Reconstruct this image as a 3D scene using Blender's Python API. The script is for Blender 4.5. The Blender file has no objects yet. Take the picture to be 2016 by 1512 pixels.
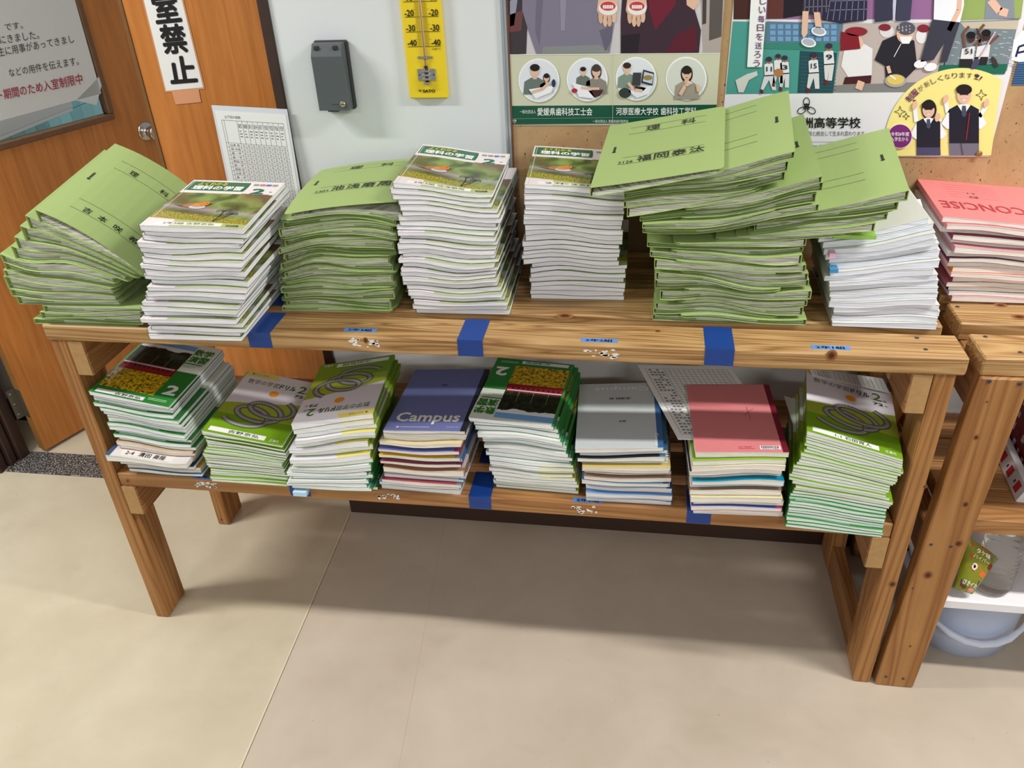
import bpy, math, random
import numpy as np
from mathutils import Matrix, Vector
from mathutils.geometry import tessellate_polygon

# ------------------------------------------------------------------ camera, light, exposure
F_PX = 1611.85
CAM = np.array((1.2577, -1.3809, 1.6624)); PITCH, YAW, ROLL = .5544, -.1774, -.0500
def _basis():
    cy, sy, cp, sp = math.cos(YAW), math.sin(YAW), math.cos(PITCH), math.sin(PITCH)
    fwd = np.array((sy*cp, cy*cp, -sp)); right = np.array((cy, -sy, 0.)); up = np.cross(right, fwd)
    c, s = math.cos(ROLL), math.sin(ROLL)
    return c*right+s*up, -s*right+c*up, fwd
RT, UP, FW = _basis()
scene = bpy.context.scene
COL = scene.collection
cd = bpy.data.cameras.new('camera'); cam = bpy.data.objects.new('camera', cd); COL.objects.link(cam)
cd.sensor_width = 36; cd.sensor_fit = 'HORIZONTAL'; cd.lens = F_PX/2016*36; cd.clip_start = .02
M = Matrix.Identity(4)
for i in range(3):
    M[i][0], M[i][1], M[i][2], M[i][3] = RT[i], UP[i], -FW[i], CAM[i]
cam.matrix_world = M
scene.camera = cam
w = bpy.data.worlds.new('room_light'); scene.world = w; w.use_nodes = True
w.node_tree.nodes['Background'].inputs[0].default_value = (.93, .95, 1., 1)
w.node_tree.nodes['Background'].inputs[1].default_value = .30
def area(name, loc, sx, sy, power, col=(1, .985, .955), rot=(0, 0, 0)):
    l = bpy.data.lights.new(name, 'AREA'); l.shape = 'RECTANGLE'; l.size = sx; l.size_y = sy; l.energy = power; l.color = col
    o = bpy.data.objects.new(name, l); o.location = loc; o.rotation_euler = rot; COL.objects.link(o); return o
area('ceiling_tube_light', (-1.15, -.38, 2.65), 1.2, .10, 58)
area('ceiling_tube_light', (2.95, -.38, 2.65), 1.2, .10, 58)
area('ceiling_tube_light', (-.75, -3.4, 2.65), 1.2, .25, 42)
area('ceiling_tube_light', (2.65, -3.4, 2.65), 1.2, .25, 60)
area('corridor_tube_light', (-.9, 2.0, 2.5), .8, .3, 14)
vs = scene.view_settings
vs.view_transform = 'Standard'; vs.look = 'None'; vs.gamma = 1; vs.use_curve_mapping = False; vs.exposure = .16

# ------------------------------------------------------------------ helpers
rnd = random.Random(7)
def ray(u, v): return (u-1008)/F_PX*RT - (v-756)/F_PX*UP + FW
def onY(u, v, y): d = ray(u, v); return CAM + d*((y-CAM[1])/d[1])
def onZ(u, v, z): d = ray(u, v); return CAM + d*((z-CAM[2])/d[2])
def onP(u, v, p, n):
    d = ray(u, v); n = np.array(n); return CAM + d*(((np.array(p)-CAM)@n)/(d@n))
def lin(c):
    return tuple((x/255/12.92 if x/255 <= .04045 else ((x/255+.055)/1.055)**2.4) for x in c)
def org(p):
    while p.parent: p = p.parent
    return np.array(p.location)
def mk(name, V, F, mat, parent=None, uv=None, cols=None, smooth=False, fm=None, loc=None, kind=None):
    o_ = org(parent) if parent else (np.array(loc) if loc is not None else np.zeros(3))
    me = bpy.data.meshes.new(name)
    me.from_pydata([tuple(np.array(v)-o_) for v in V], [], F)
    for m in (mat if isinstance(mat, (list, tuple)) else [mat]): me.materials.append(m)
    if fm: me.polygons.foreach_set('material_index', fm)
    if uv is not None:
        L = me.uv_layers.new(name='UVMap')
        for l in me.loops: L.data[l.index].uv = uv[l.vertex_index]
    if cols is not None:
        a = me.color_attributes.new('Col', 'FLOAT_COLOR', 'POINT')
        a.data.foreach_set('color', [x for c in cols for x in (*c, 1.)])
    if smooth: me.polygons.foreach_set('use_smooth', [True]*len(me.polygons))
    me.update()
    ob = bpy.data.objects.new(name, me); COL.objects.link(ob)
    if parent: ob.parent = parent
    elif loc is not None: ob.location = loc
    if kind: ob['kind'] = kind
    return ob
def thing(name, label, cat, loc, group=None):
    o = bpy.data.objects.new(name, None); o.empty_display_size = .03; COL.objects.link(o); o.location = loc
    o['label'] = label; o['category'] = cat
    if group: o['group'] = group
    return o
def tag(o, label, cat, group=None):
    o['label'] = label; o['category'] = cat
    if group: o['group'] = group
    return o
BF = [(0, 3, 2, 1), (4, 5, 6, 7), (0, 1, 5, 4), (1, 2, 6, 5), (2, 3, 7, 6), (3, 0, 4, 7)]
def box(x0, x1, y0, y1, z0, z1, b=0):
    """box with optional bevel b"""
    if not b:
        return [(x0, y0, z0), (x1, y0, z0), (x1, y1, z0), (x0, y1, z0), (x0, y0, z1), (x1, y0, z1), (x1, y1, z1), (x0, y1, z1)], list(BF)
    V = []; F = []; idx = {}
    X, Y, Z = (x0, x1), (y0, y1), (z0, z1)
    for i in (0, 1):
        for j in (0, 1):
            for k in (0, 1):
                sx, sy, sz = (b, -b)[i], (b, -b)[j], (b, -b)[k]
                for a in range(3):
                    p = [X[i]+sx, Y[j]+sy, Z[k]+sz]; p[a] = (X[i], Y[j], Z[k])[a]
                    idx[i, j, k, a] = len(V); V.append(tuple(p))
    for a, (b1, c1) in ((0, (1, 2)), (1, (0, 2)), (2, (0, 1))):
        for s in (0, 1):
            q = []
            for (m, n) in ((0, 0), (1, 0), (1, 1), (0, 1)):
                t = [0, 0, 0]; t[a] = s; t[b1] = m; t[c1] = n; q.append(idx[(*t, a)])
            F.append(tuple(q))
    for a, (b1, c1) in ((0, (1, 2)), (1, (0, 2)), (2, (0, 1))):
        for m in (0, 1):
            for n in (0, 1):
                t0 = [0, 0, 0]; t0[b1] = m; t0[c1] = n; t1 = list(t0); t1[a] = 1
                F.append((idx[(*t0, b1)], idx[(*t1, b1)], idx[(*t1, c1)], idx[(*t0, c1)]))
    for i in (0, 1):
        for j in (0, 1):
            for k in (0, 1): F.append(tuple(idx[i, j, k, a] for a in range(3)))
    return V, F
def join(*parts):
    V = []; F = []
    for v, f in parts:
        n = len(V); V += list(v); F += [tuple(i+n for i in q) for q in f]
    return V, F
def tube(pts, r, n=8, cap=True):
    V = []; F = []; pts = [Vector(p) for p in pts]
    for i, p in enumerate(pts):
        t = (pts[min(i+1, len(pts)-1)]-pts[max(i-1, 0)]).normalized()
        a = t.orthogonal().normalized() if i == 0 else (a - t*a.dot(t)).normalized()
        b = t.cross(a); rr = r[i] if isinstance(r, (list, tuple)) else r
        for k in range(n):
            q = p + rr*(math.cos(2*math.pi*k/n)*a + math.sin(2*math.pi*k/n)*b); V.append(tuple(q))
        if i:
            for k in range(n):
                F.append(((i-1)*n+k, (i-1)*n+(k+1) % n, i*n+(k+1) % n, i*n+k))
    if cap: F += [tuple(range(n))[::-1], tuple(range((len(pts)-1)*n, len(pts)*n))]
    return V, F
def lathe(prof, c, axis='z', n=32, capb=True, capt=True):
    V = []; F = []
    for i, (r, h) in enumerate(prof):
        for k in range(n):
            a = 2*math.pi*k/n; x, y = r*math.cos(a), r*math.sin(a)
            V.append((c[0]+x, c[1]+y, c[2]+h) if axis == 'z' else (c[0]+x, c[1]-h, c[2]+y))
        if i:
            for k in range(n): F.append(((i-1)*n+k, (i-1)*n+(k+1) % n, i*n+(k+1) % n, i*n+k))
    if capb: F.append(tuple(range(n))[::-1])
    if capt: F.append(tuple(range((len(prof)-1)*n, len(prof)*n)))
    return V, F

# ------------------------------------------------------------------ materials
class NT:
    def __init__(s, name, rough=.6, spec=.5, metal=0):
        s.m = bpy.data.materials.new(name); s.m.use_nodes = True; s.t = s.m.node_tree; s.bsdf = s.t.nodes['Principled BSDF']
        s.bsdf.inputs['Roughness'].default_value = rough; s.bsdf.inputs['Specular IOR Level'].default_value = spec
        s.bsdf.inputs['Metallic'].default_value = metal
    def n(s, typ, **kw):
        nd = s.t.nodes.new(typ)
        for k, v in kw.items(): setattr(nd, k, v)
        return nd
    def put(s, sock, v):
        if hasattr(v, 'is_output') or isinstance(v, bpy.types.NodeSocket): s.t.links.new(v, sock)
        elif isinstance(v, tuple) and len(v) == 3 and sock.type == 'RGBA': sock.default_value = (*v, 1)
        else: sock.default_value = v
    def math(s, op, a, b=0.):
        nd = s.n('ShaderNodeMath', operation=op); s.put(nd.inputs[0], a); s.put(nd.inputs[1], b); return nd.outputs[0]
    def mix(s, f, a, b):
        nd = s.n('ShaderNodeMix', data_type='RGBA'); s.put(nd.inputs[0], f); s.put(nd.inputs[6], a); s.put(nd.inputs[7], b); return nd.outputs[2]
    def uv(s):
        nd = s.n('ShaderNodeUVMap'); sp = s.n('ShaderNodeSeparateXYZ'); s.t.links.new(nd.outputs[0], sp.inputs[0]); return nd.outputs[0], sp.outputs[0], sp.outputs[1]
    def coord(s, kind='Object', scale=(1, 1, 1), rand=0):
        tc = s.n('ShaderNodeTexCoord'); mp = s.n('ShaderNodeMapping'); s.t.links.new(tc.outputs[kind], mp.inputs[0]); mp.inputs[3].default_value = scale
        if rand:
            oi = s.n('ShaderNodeObjectInfo'); v = s.n('ShaderNodeCombineXYZ')
            for i, k in enumerate((rand, rand*.7, rand*1.3)): s.t.links.new(s.math('MULTIPLY', oi.outputs['Random'], k), v.inputs[i])
            s.t.links.new(v.outputs[0], mp.inputs[1])
        return mp.outputs[0]
    def noise(s, vec, scale, detail=2, dist=0, rough=.5):
        nd = s.n('ShaderNodeTexNoise'); s.put(nd.inputs['Vector'], vec); nd.inputs['Scale'].default_value = scale
        nd.inputs['Detail'].default_value = detail; nd.inputs['Distortion'].default_value = dist; nd.inputs['Roughness'].default_value = rough
        return nd.outputs[0]
    def ramp(s, f, stops):
        nd = s.n('ShaderNodeValToRGB'); s.put(nd.inputs[0], f); e = nd.color_ramp.elements
        while len(e) < len(stops): e.new(.5)
        for el, (p, c) in zip(e, stops): el.position = p; el.color = (*c, 1)
        return nd.outputs[0]
    def rect(s, u, v, x0, x1, y0, y1):
        a = s.math('MULTIPLY', s.math('GREATER_THAN', u, x0), s.math('LESS_THAN', u, x1))
        b = s.math('MULTIPLY', s.math('GREATER_THAN', v, y0), s.math('LESS_THAN', v, y1))
        return s.math('MULTIPLY', a, b)
    def bump(s, h, strength=.2, dist=.002):
        nd = s.n('ShaderNodeBump'); nd.inputs['Strength'].default_value = strength; nd.inputs['Distance'].default_value = dist
        s.put(nd.inputs['Height'], h); s.t.links.new(nd.outputs[0], s.bsdf.inputs['Normal'])
    def done(s, col):
        s.put(s.bsdf.inputs['Base Color'], col); return s.m
def plain(name, c, rough=.6, spec=.5, metal=0, var=0, scale=30):
    t = NT(name, rough, spec, metal); c = lin(c)
    if var:
        f = t.noise(t.coord(), scale, 3)
        return t.done(t.mix(f, tuple(x*(1-var) for x in c), tuple(min(1, x*(1+var)) for x in c)))
    return t.done(c)
def print_mat(name, rough=.45, spec=.4):
    t = NT(name, rough, spec); a = t.n('ShaderNodeVertexColor'); a.layer_name = 'Col'
    return t.done(a.outputs[0])
def wood(name, axis, dark, mid, light, dens=1.):
    t = NT(name, .5, .35)
    sc = [1, 1, 1]; sc[axis] = .045
    v = t.coord('Object', tuple(sc), rand=3.)
    big = t.noise(v, 10*dens, 2, 1.2)
    rings = t.math('FRACT', t.math('MULTIPLY', big, 12.))
    rings = t.math('ABSOLUTE', t.math('SUBTRACT', rings, .5))
    sf = [1, 1, 1]; sf[axis] = .02
    fine = t.noise(t.coord('Object', tuple(sf), rand=2.), 320, 3)
    f = t.math('ADD', t.math('MULTIPLY', rings, 1.15), t.math('MULTIPLY', fine, .42))
    col = t.ramp(f, [(.1, lin(dark)), (.38, lin(mid)), (.8, lin(light))])
    blot = t.noise(t.coord('Object', (1, 1, 1), rand=5.), 9, 3)
    col = t.mix(t.math('MULTIPLY', blot, .35), col, lin(dark))
    t.bump(f, .25, .0012)
    return t.done(col)
WX = wood('pine_grain_x', 0, (126, 82, 44), (160, 112, 64), (182, 135, 84))
WY = wood('pine_grain_y', 1, (120, 78, 40), (152, 104, 58), (174, 127, 78))
WZ = wood('pine_grain_z', 2, (124, 78, 38), (158, 108, 58), (178, 130, 76))
WEATHER = wood('weathered_pine_grain', 0, (112, 77, 40), (170, 128, 78), (202, 165, 112), 1.4)
def door_mat(name, axis=2):
    t = NT(name, .38, .4); sc = [1, 1, 1]; sc[axis] = .06
    f = t.noise(t.coord('Object', tuple(sc)), 55, 4, .6)
    g = t.noise(t.coord('Object', (1, 1, .25)), 5, 2)
    c = t.ramp(f, [(.3, lin((176, 108, 46))), (.55, lin((196, 124, 58))), (.75, lin((206, 136, 70)))])
    return t.done(t.mix(t.math('MULTIPLY', g, .3), c, lin((184, 112, 46))))
DOOR = door_mat('orange_wood_laminate')
DBROWN = plain('dark_brown_paint', (58, 38, 30), .45, var=.15)
DBROWN2 = plain('brown_window_bead', (112, 78, 46), .45, var=.2, scale=60)
WHITEWALL = plain('white_painted_wall', (226, 228, 226), .5, .3, var=.03, scale=4)
STEEL = plain('brushed_steel', (200, 198, 192), .22, .5, 1)
ALU = plain('aluminium_trim', (205, 214, 220), .3, .5, .85)
PAPER = plain('white_paper', (232, 232, 228), .7, .2)
PRINT = print_mat('colour_print', .5, .35)
GLOSSPRINT = print_mat('glossy_colour_print', .32, .4)
INK = plain('black_ink', (24, 24, 26), .6, .2)
WHITEINK = plain('white_ink', (238, 240, 236), .5)
def pages(name, a, b, sc=700):
    t = NT(name, .8, .1)
    f = t.noise(t.coord('Object', (.02, .02, 1), rand=1.), sc, 2)
    return t.done(t.ramp(f, [(.3, lin(a)), (.6, lin(b))]))
PG_WHITE = pages('page_edges_white', (222, 222, 228), (250, 250, 252))
PG_GREY = pages('page_edges_mixed_paper', (142, 140, 128), (230, 228, 218), 900)
PG_CREAM = pages('page_edges_cream', (214, 208, 196), (240, 236, 226))
PG_BLUE = pages('page_edges_bluish', (204, 211, 224), (236, 240, 247), 600)
def filemat(name, c):
    t = NT(name, .55, .25); f = t.noise(t.coord('Object', (1, 1, 1), rand=2.), 700, 2)
    g = t.noise(t.coord('Object', (1, 1, 1), rand=2.), 6, 1)
    col = t.mix(f, lin(tuple(x*.95 for x in c)), lin(c)); col = t.mix(t.math('MULTIPLY', g, .25), col, lin(tuple(x*.9 for x in c)))
    m = t.done(col)
    tr = t.n('ShaderNodeBsdfTranslucent'); tr.inputs[0].default_value = (*lin((196, 206, 84)), 1); mx = t.n('ShaderNodeMixShader'); mx.inputs[0].default_value = .16
    out = t.t.nodes['Material Output']; t.t.links.new(t.bsdf.outputs[0], mx.inputs[1]); t.t.links.new(tr.outputs[0], mx.inputs[2]); t.t.links.new(mx.outputs[0], out.inputs[0])
    return m
FILE = filemat('light_green_card', (178, 201, 128))
def science_cover():
    t = NT('science_cover_print', .33, .4); vec, u, v = t.uv()
    n1 = t.noise(vec, 4, 2, .5); n2 = t.noise(vec, 2.3, 1)
    photo = t.ramp(n1, [(.25, lin((38, 44, 20))), (.45, lin((84, 104, 40))), (.6, lin((132, 156, 78))), (.75, lin((150, 120, 84)))])
    photo = t.mix(t.ramp(n2, [(.45, (0, 0, 0)), (.7, (1, 1, 1))]), photo, lin((108, 82, 52)))
    stream = t.math('SUBTRACT', 1., t.math('MULTIPLY', t.math('ABSOLUTE', t.math('SUBTRACT', t.math('ADD', v, t.math('MULTIPLY', u, .16)), .42)), 16.))
    photo = t.mix(t.math('MULTIPLY', t.math('MAXIMUM', stream, 0.), .7), photo, lin((176, 160, 172)))
    col = lin((234, 226, 224))
    col = t.mix(t.rect(u, v, .0, 1, .1, .70), col, photo)
    edge = t.math('ADD', t.math('SUBTRACT', .27, t.math('MULTIPLY', u, .16)), t.math('MULTIPLY', t.noise(vec, 22, 3), .07))
    moss = t.math('MULTIPLY', t.math('LESS_THAN', v, edge), t.math('GREATER_THAN', v, t.math('SUBTRACT', .16, t.math('MULTIPLY', u, .085))))
    mosscol = t.ramp(t.noise(vec, 60, 2), [(.35, lin((86, 80, 14))), (.6, lin((176, 164, 40)))])
    col = t.mix(moss, col, mosscol)
    low = t.math('LESS_THAN', v, t.math('SUBTRACT', .16, t.math('MULTIPLY', u, .085)))
    lowcol = t.mix(t.math('GREATER_THAN', u, .28), lin((226, 216, 214)), lin((172, 184, 122)))
    col = t.mix(low, col, lowcol)
    col = t.mix(t.rect(u, v, .13, .77, .03, .085), col, lin((238, 236, 230)))
    col = t.mix(t.rect(u, v, .02, .65, .755, .965), col, lin((26, 104, 66)))
    col = t.mix(t.rect(u, v, .035, .042, 0, 1), col, lin((200, 196, 190)))
    return t.done(col)
def drill_cover():
    t = NT('drill_cover_print', .33, .4); vec, u, v = t.uv()
    col = lin((222, 216, 222))
    st = t.math('SINE', t.math('MULTIPLY', v, 420.)); st = t.math('GREATER_THAN', st, 0.)
    band = t.mix(st, lin((168, 182, 62)), lin((142, 164, 44)))
    wv = t.math('MULTIPLY', t.math('SINE', t.math('MULTIPLY', u, 3.2)), .05)
    col = t.mix(t.math('LESS_THAN', v, t.math('ADD', .46, t.math('MULTIPLY', u, .16))), col, band)
    col = t.mix(t.math('LESS_THAN', v, .30), col, lin((112, 156, 26)))
    tagm = t.math('MULTIPLY', t.math('GREATER_THAN', v, t.math('ADD', .92, t.math('MULTIPLY', u, .0))), t.math('LESS_THAN', u, t.math('SUBTRACT', 1.25, t.math('MULTIPLY', v, .85))))
    col = t.mix(tagm, col, lin((226, 210, 110)))
    col = t.mix(t.rect(u, v, .06, .76, .03, .09), col, lin((236, 236, 232)))
    return t.done(col)
def enshu_cover():
    t = NT('exercise_cover_print', .33, .4); vec, u, v = t.uv()
    col = t.mix(t.math('GREATER_THAN', v, .53), lin((44, 128, 52)), lin((214, 220, 208)))
    n = t.noise(vec, 26, 3)
    sun = t.ramp(n, [(.36, lin((78, 82, 22))), (.5, lin((196, 158, 22))), (.65, lin((232, 196, 48)))])
    train = t.ramp(t.noise(vec, 30, 1), [(.4, lin((110, 20, 26))), (.6, lin((164, 34, 44)))])
    hill = t.ramp(t.noise(vec, 18, 4), [(.35, lin((14, 18, 12))), (.7, lin((46, 56, 34)))])
    ph = t.mix(t.math('GREATER_THAN', v, .42), sun, train)
    ph = t.mix(t.math('GREATER_THAN', v, t.math('ADD', .54, t.math('MULTIPLY', n, .02))), ph, hill)
    edge = t.math('ADD', .76, t.math('MULTIPLY', t.noise(vec, 5, 3), .12))
    ph = t.mix(t.math('GREATER_THAN', v, edge), ph, lin((226, 230, 232)))
    ph = t.mix(t.math('GREATER_THAN', v, .875), ph, lin((112, 164, 216)))
    col = t.mix(t.rect(u, v, 0, .72, .115, .955), col, ph)
    col = t.mix(t.rect(u, v, .06, .66, .02, .07), col, lin((236, 236, 232)))
    col = t.mix(t.rect(u, v, 0, .03, 0, 1), col, lin((60, 140, 60)))
    return t.done(col)
SCI, DRILL, ENSHU = science_cover(), drill_cover(), enshu_cover()
def textbook_cover():
    t = NT('textbook_cover_print', .35, .35); vec, u, v = t.uv()
    col = t.mix(t.math('GREATER_THAN', v, .8), lin((214, 214, 206)), lin((30, 92, 60)))
    return t.done(col)
TEXTB = textbook_cover()
SCI_BACK = plain('cover_back_dark_green', (60, 74, 40), .4, var=.4, scale=25)
DRILL_BACK = plain('cover_back_lime', (122, 156, 40), .4)
ENSHU_BACK = plain('cover_back_green', (40, 116, 52), .4)
GREYWHITE = plain('cover_pale_grey', (206, 208, 204), .45)
_pl = {}
def colour(c, rough=.45):
    k = (tuple(c), rough)
    if k not in _pl: _pl[k] = plain('card_colour_%d_%d_%d' % tuple(c), c, rough, .35, var=.04, scale=40)
    return _pl[k]

# ------------------------------------------------------------------ lettering
_tc = {}
_fc = bpy.data.curves.new('lettering', 'FONT'); _fo = bpy.data.objects.new('lettering', _fc)
def glyphs(s):
    k = s
    if k not in _tc:
        _fc.body = s; _fc.resolution_u = 2
        _fo.to_mesh_clear(); me = _fo.to_mesh()
        V = np.array([v.co[:2] for v in me.vertices]) if len(me.vertices) else np.zeros((1, 2))
        F = [tuple(p.vertices) for p in me.polygons]
        lo, hi = V.min(0), V.max(0); _tc[k] = ((V-lo)/np.maximum(hi-lo, 1e-6), F, (hi-lo))
    return _tc[k]
BOLD = [(0, 0), (1, 0), (-1, 0), (0, 1), (0, -1), (.7, .7), (-.7, .7), (.7, -.7), (-.7, -.7)]
class Print:
    """flat print: coloured shapes laid on a surface by mapf(a, b, layer)"""
    def __init__(s, mapf): s.map = mapf; s.V = []; s.F = []; s.C = []
    def tri(s, P, F, col, layer):
        n = len(s.V); cl = col if isinstance(col, list) else [lin(col)]*len(P)
        for p in P: s.V.append(s.map(p[0], p[1], layer))
        s.C += cl; s.F += [tuple(i+n for i in f) for f in F]
    def rect(s, x0, y0, x1, y1, col, layer=0, nx=1, ny=1, fn=None):
        P = [(x0+(x1-x0)*i/nx, y0+(y1-y0)*j/ny) for j in range(ny+1) for i in range(nx+1)]
        F = [(j*(nx+1)+i, j*(nx+1)+i+1, (j+1)*(nx+1)+i+1, (j+1)*(nx+1)+i) for j in range(ny) for i in range(nx)]
        s.tri(P, F, [lin(fn(*p)) for p in P] if fn else col, layer)
    def poly(s, P, col, layer=0):
        s.tri(P, [tuple(f) for f in tessellate_polygon([[Vector((p[0], p[1], 0)) for p in P]])], col, layer)
    def ell(s, cx, cy, rx, ry, col, layer=0, n=18, rot=0):
        c, sn = math.cos(rot), math.sin(rot)
        P = [(cx, cy)]+[(cx+rx*math.cos(2*math.pi*k/n)*c-ry*math.sin(2*math.pi*k/n)*sn, cy+rx*math.cos(2*math.pi*k/n)*sn+ry*math.sin(2*math.pi*k/n)*c) for k in range(n)]
        s.tri(P, [(0, 1+k, 1+(k+1) % n) for k in range(n)], col, layer)
    def line(s, P, wd, col, layer=0):
        for (x0, y0), (x1, y1) in zip(P, P[1:]):
            d = math.hypot(x1-x0, y1-y0) or 1; nx, ny = -(y1-y0)/d*wd/2, (x1-x0)/d*wd/2
            s.tri([(x0+nx, y0+ny), (x1+nx, y1+ny), (x1-nx, y1-ny), (x0-nx, y0-ny)], [(0, 1, 2, 3)], col, layer)
    def text(s, st, x0, y0, x1, y1, col, layer=1, bold=0., skew=0.):
        """lettering stretched into the box; y1 is the top of the letters"""
        V, F, ex = glyphs(st)
        for i, (ox, oy) in enumerate(BOLD if bold else BOLD[:1]):
            dx, dy = ox*bold*1.3/ex[0], oy*bold*1.3/ex[1]
            s.tri([(x0+(x1-x0)*(v[0]+dx), y0+(y1-y0)*(v[1]+dy)) for v in V], F, col, layer+.12*i)
    def quadtext(s, st, a, b, c, d, col, layer=1, bold=0.):
        """a bottom-left, b bottom-right, c top-right, d top-left"""
        V, F, ex = glyphs(st); a, b, c, d = map(np.array, (a, b, c, d))
        for i, (ox, oy) in enumerate(BOLD if bold else BOLD[:1]):
            dv = np.array((ox*bold*1.3/ex[0], oy*bold*1.3/ex[1]))
            s.tri([tuple((a*(1-v[0])+b*v[0])*(1-v[1])+(d*(1-v[0])+c*v[0])*v[1]) for v in V+dv], F, col, layer+.12*i)
    def build(s, name, parent, mat=None):
        return mk(name, s.V, s.F, mat or PRINT, parent, cols=s.C)

# ------------------------------------------------------------------ the room
def S(o): o['kind'] = 'structure'; return o
def floor_mat(name, base, dark, light):
    t = NT(name, .42, .35)
    f = t.noise(t.coord('Object', (1, 1, 1)), 3.2, 4, .3, .6)
    g = t.noise(t.coord('Object', (1, 1.6, 1)), 7, 5, .5)
    sp = t.noise(t.coord('Object', (1, 2.2, 1)), 60, 2)
    c = t.ramp(f, [(.3, lin(dark)), (.5, lin(base)), (.7, lin(light))])
    c = t.mix(t.math('MULTIPLY', t.ramp(g, [(.58, (0, 0, 0)), (.85, (1, 1, 1))]), .22), c, lin(tuple(x*.82 for x in dark)))
    c = t.mix(t.math('MULTIPLY', t.ramp(sp, [(.74, (0, 0, 0)), (.79, (1, 1, 1))]), .5), c, lin((90, 80, 66)))
    t.bump(f, .05, .002)
    return t.done(c)
FL_CREAM = floor_mat('cream_vinyl', (190, 178, 153), (182, 170, 144), (198, 187, 162))
FL_BEIGE = floor_mat('grey_beige_vinyl', (184, 170, 152), (177, 163, 144), (191, 178, 160))
def seamx(y): return .397 + (.46-y)*.0327
def quadslab(name, P, z0, z1, mat):
    V = [(x, y, z0) for x, y in P]+[(x, y, z1) for x, y in P]
    return S(mk(name, V, BF, mat))
quadslab('floor', [(-3.2, -2.6), (seamx(-2.6), -2.6), (seamx(.4705), .4705), (-3.2, .4705)], -.04, 0, FL_CREAM)
quadslab('floor_corridor', [(-3.2, .4705), (.43, .4705), (.43, 3.4), (-3.2, 3.4)], -.04, 0, FL_CREAM)
quadslab('floor_vinyl_sheet', [(seamx(-2.6), -2.6), (3.8, -2.6), (3.8, .4805), (seamx(.4805), .4805)], -.04, .0008, FL_BEIGE)
SEAM = plain('pale_weld_strip', (206, 196, 168), .5); SEAMD = plain('dark_floor_joint', (120, 106, 84), .7)
quadslab('trim_1', [(seamx(-2.6)-.0045, -2.6), (seamx(-2.6), -2.6), (seamx(.46), .46), (seamx(.46)-.0045, .46)], -.001, .0016, SEAM)
quadslab('trim_2', [(seamx(-2.6), -2.6), (seamx(-2.6)+.0016, -2.6), (seamx(.46)+.0016, .46), (seamx(.46), .46)], -.001, .0013, SEAMD)
quadslab('trim_3', [(.99, -2.6), (.9915, -2.6), (.6995, .46), (.698, .46)], -.001, .00095, plain('faint_floor_joint', (176, 160, 138), .6))

S(mk('wall_back', *box(.4275, 3.8, .481, .60, 0, 2.7), WHITEWALL))
S(mk('wall_back_panel', *box(.4275, .941, .474, .481, .62, 2.3), plain('white_enamel_panel', (222, 226, 226), .35, .4, var=.02, scale=3)))
S(mk('trim_4', *join(box(.9405, .9465, .468, .481, .62, 2.3, .001), box(.9465, .9535, .4705, .481, .62, 2.3, .001)), ALU))
S(mk('trim_5', *box(.9537, .957, .4705, .481, .62, 2.3), plain('brown_edge', (110, 66, 40), .6)))
def cork():
    t = NT('tan_fibreboard', .75, .2)
    f = t.noise(t.coord('Object', (1, 1, 1)), 7, 4, .4); g = t.noise(t.coord('Object', (1, 1, .7)), 190, 3)
    fib = t.noise(t.coord('Object', (1, 1, .6)), 140, 3, 1)
    c = t.ramp(f, [(.3, lin((152, 116, 78))), (.55, lin((174, 140, 98))), (.75, lin((190, 158, 118)))])
    c = t.mix(t.math('MULTIPLY', fib, .3), c, lin((206, 178, 140)))
    c = t.mix(t.ramp(g, [(.66, (0, 0, 0)), (.72, (1, 1, 1))]), c, lin((84, 48, 26)))
    return t.done(c)
pb = tag(mk('pin_board', *box(.957, 3.6, .4745, .4808, .88, 2.3), cork(), loc=(2.2, .478, .88)), 'large tan fibreboard pin board speckled with dark pinholes', 'board')
S(mk('baseboard_back', *join(box(.397, 3.8, .4705, .481, 0, .075), box(.397, 3.8, .4725, .481, .075, .085)), DBROWN))
S(mk('baseboard_return', *box(.397, .4275, .481, .60, 0, .085), DBROWN))
S(mk('trim_6', *box(.4025, .4275, .4675, .655, .085, 2.1, .002), DBROWN))      # brown door post at the end of the white wall
S(mk('trim_7', *box(.380, .4025, .60, .655, 0, 2.1), DBROWN))
# threshold
def granite():
    t = NT('dark_speckled_granite', .35, .4); n = t.noise(t.coord(), 190, 2); m = t.noise(t.coord(), 60, 2)
    c = t.ramp(n, [(.38, lin((28, 26, 26))), (.5, lin((78, 74, 72))), (.66, lin((170, 166, 160)))])
    return t.done(t.mix(t.math('MULTIPLY', m, .4), c, lin((60, 56, 54))))
S(mk('threshold', *box(-.868, .3995, .553, .668, -.01, .0045, .002), granite()))
# door leaf standing open (swung away) : local s along the leaf, n towards the room
H0 = np.array((-.793, .668)); DD = np.array((.3726, .928)); NN = np.array((.928, -.3726))
def leaf(s, n, z): p = H0 + DD*s + NN*n; return (p[0], p[1], z)
def lbox(s0, s1, n0, n1, z0, z1, b=0):
    V, F = box(s0, s1, n0, n1, z0, z1, b); return [leaf(*v) for v in V], F
dl = S(mk('door_1', *join(lbox(0, .13, -.036, 0, .012, 2.0), lbox(.632, .84, -.036, 0, .012, 2.0), lbox(.13, .632, -.036, 0, .012, 1.015), lbox(.13, .632, -.036, 0, 1.80, 2.0)), DOOR))
mk('hinge_edge', *lbox(-.0008, 0, -.036, 0, .012, 2.0), plain('door_edge_wood', (150, 104, 52), .5, var=.2), dl)
mk('window_bead', *join(lbox(.13, .632, -.03, .007, 1.012, 1.032, .003), lbox(.13, .632, -.03, .007, 1.78, 1.80, .003), lbox(.614, .634, -.03, .007, 1.032, 1.78, .003), lbox(.13, .15, -.03, .007, 1.032, 1.78, .003)), DBROWN2, dl)
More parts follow.
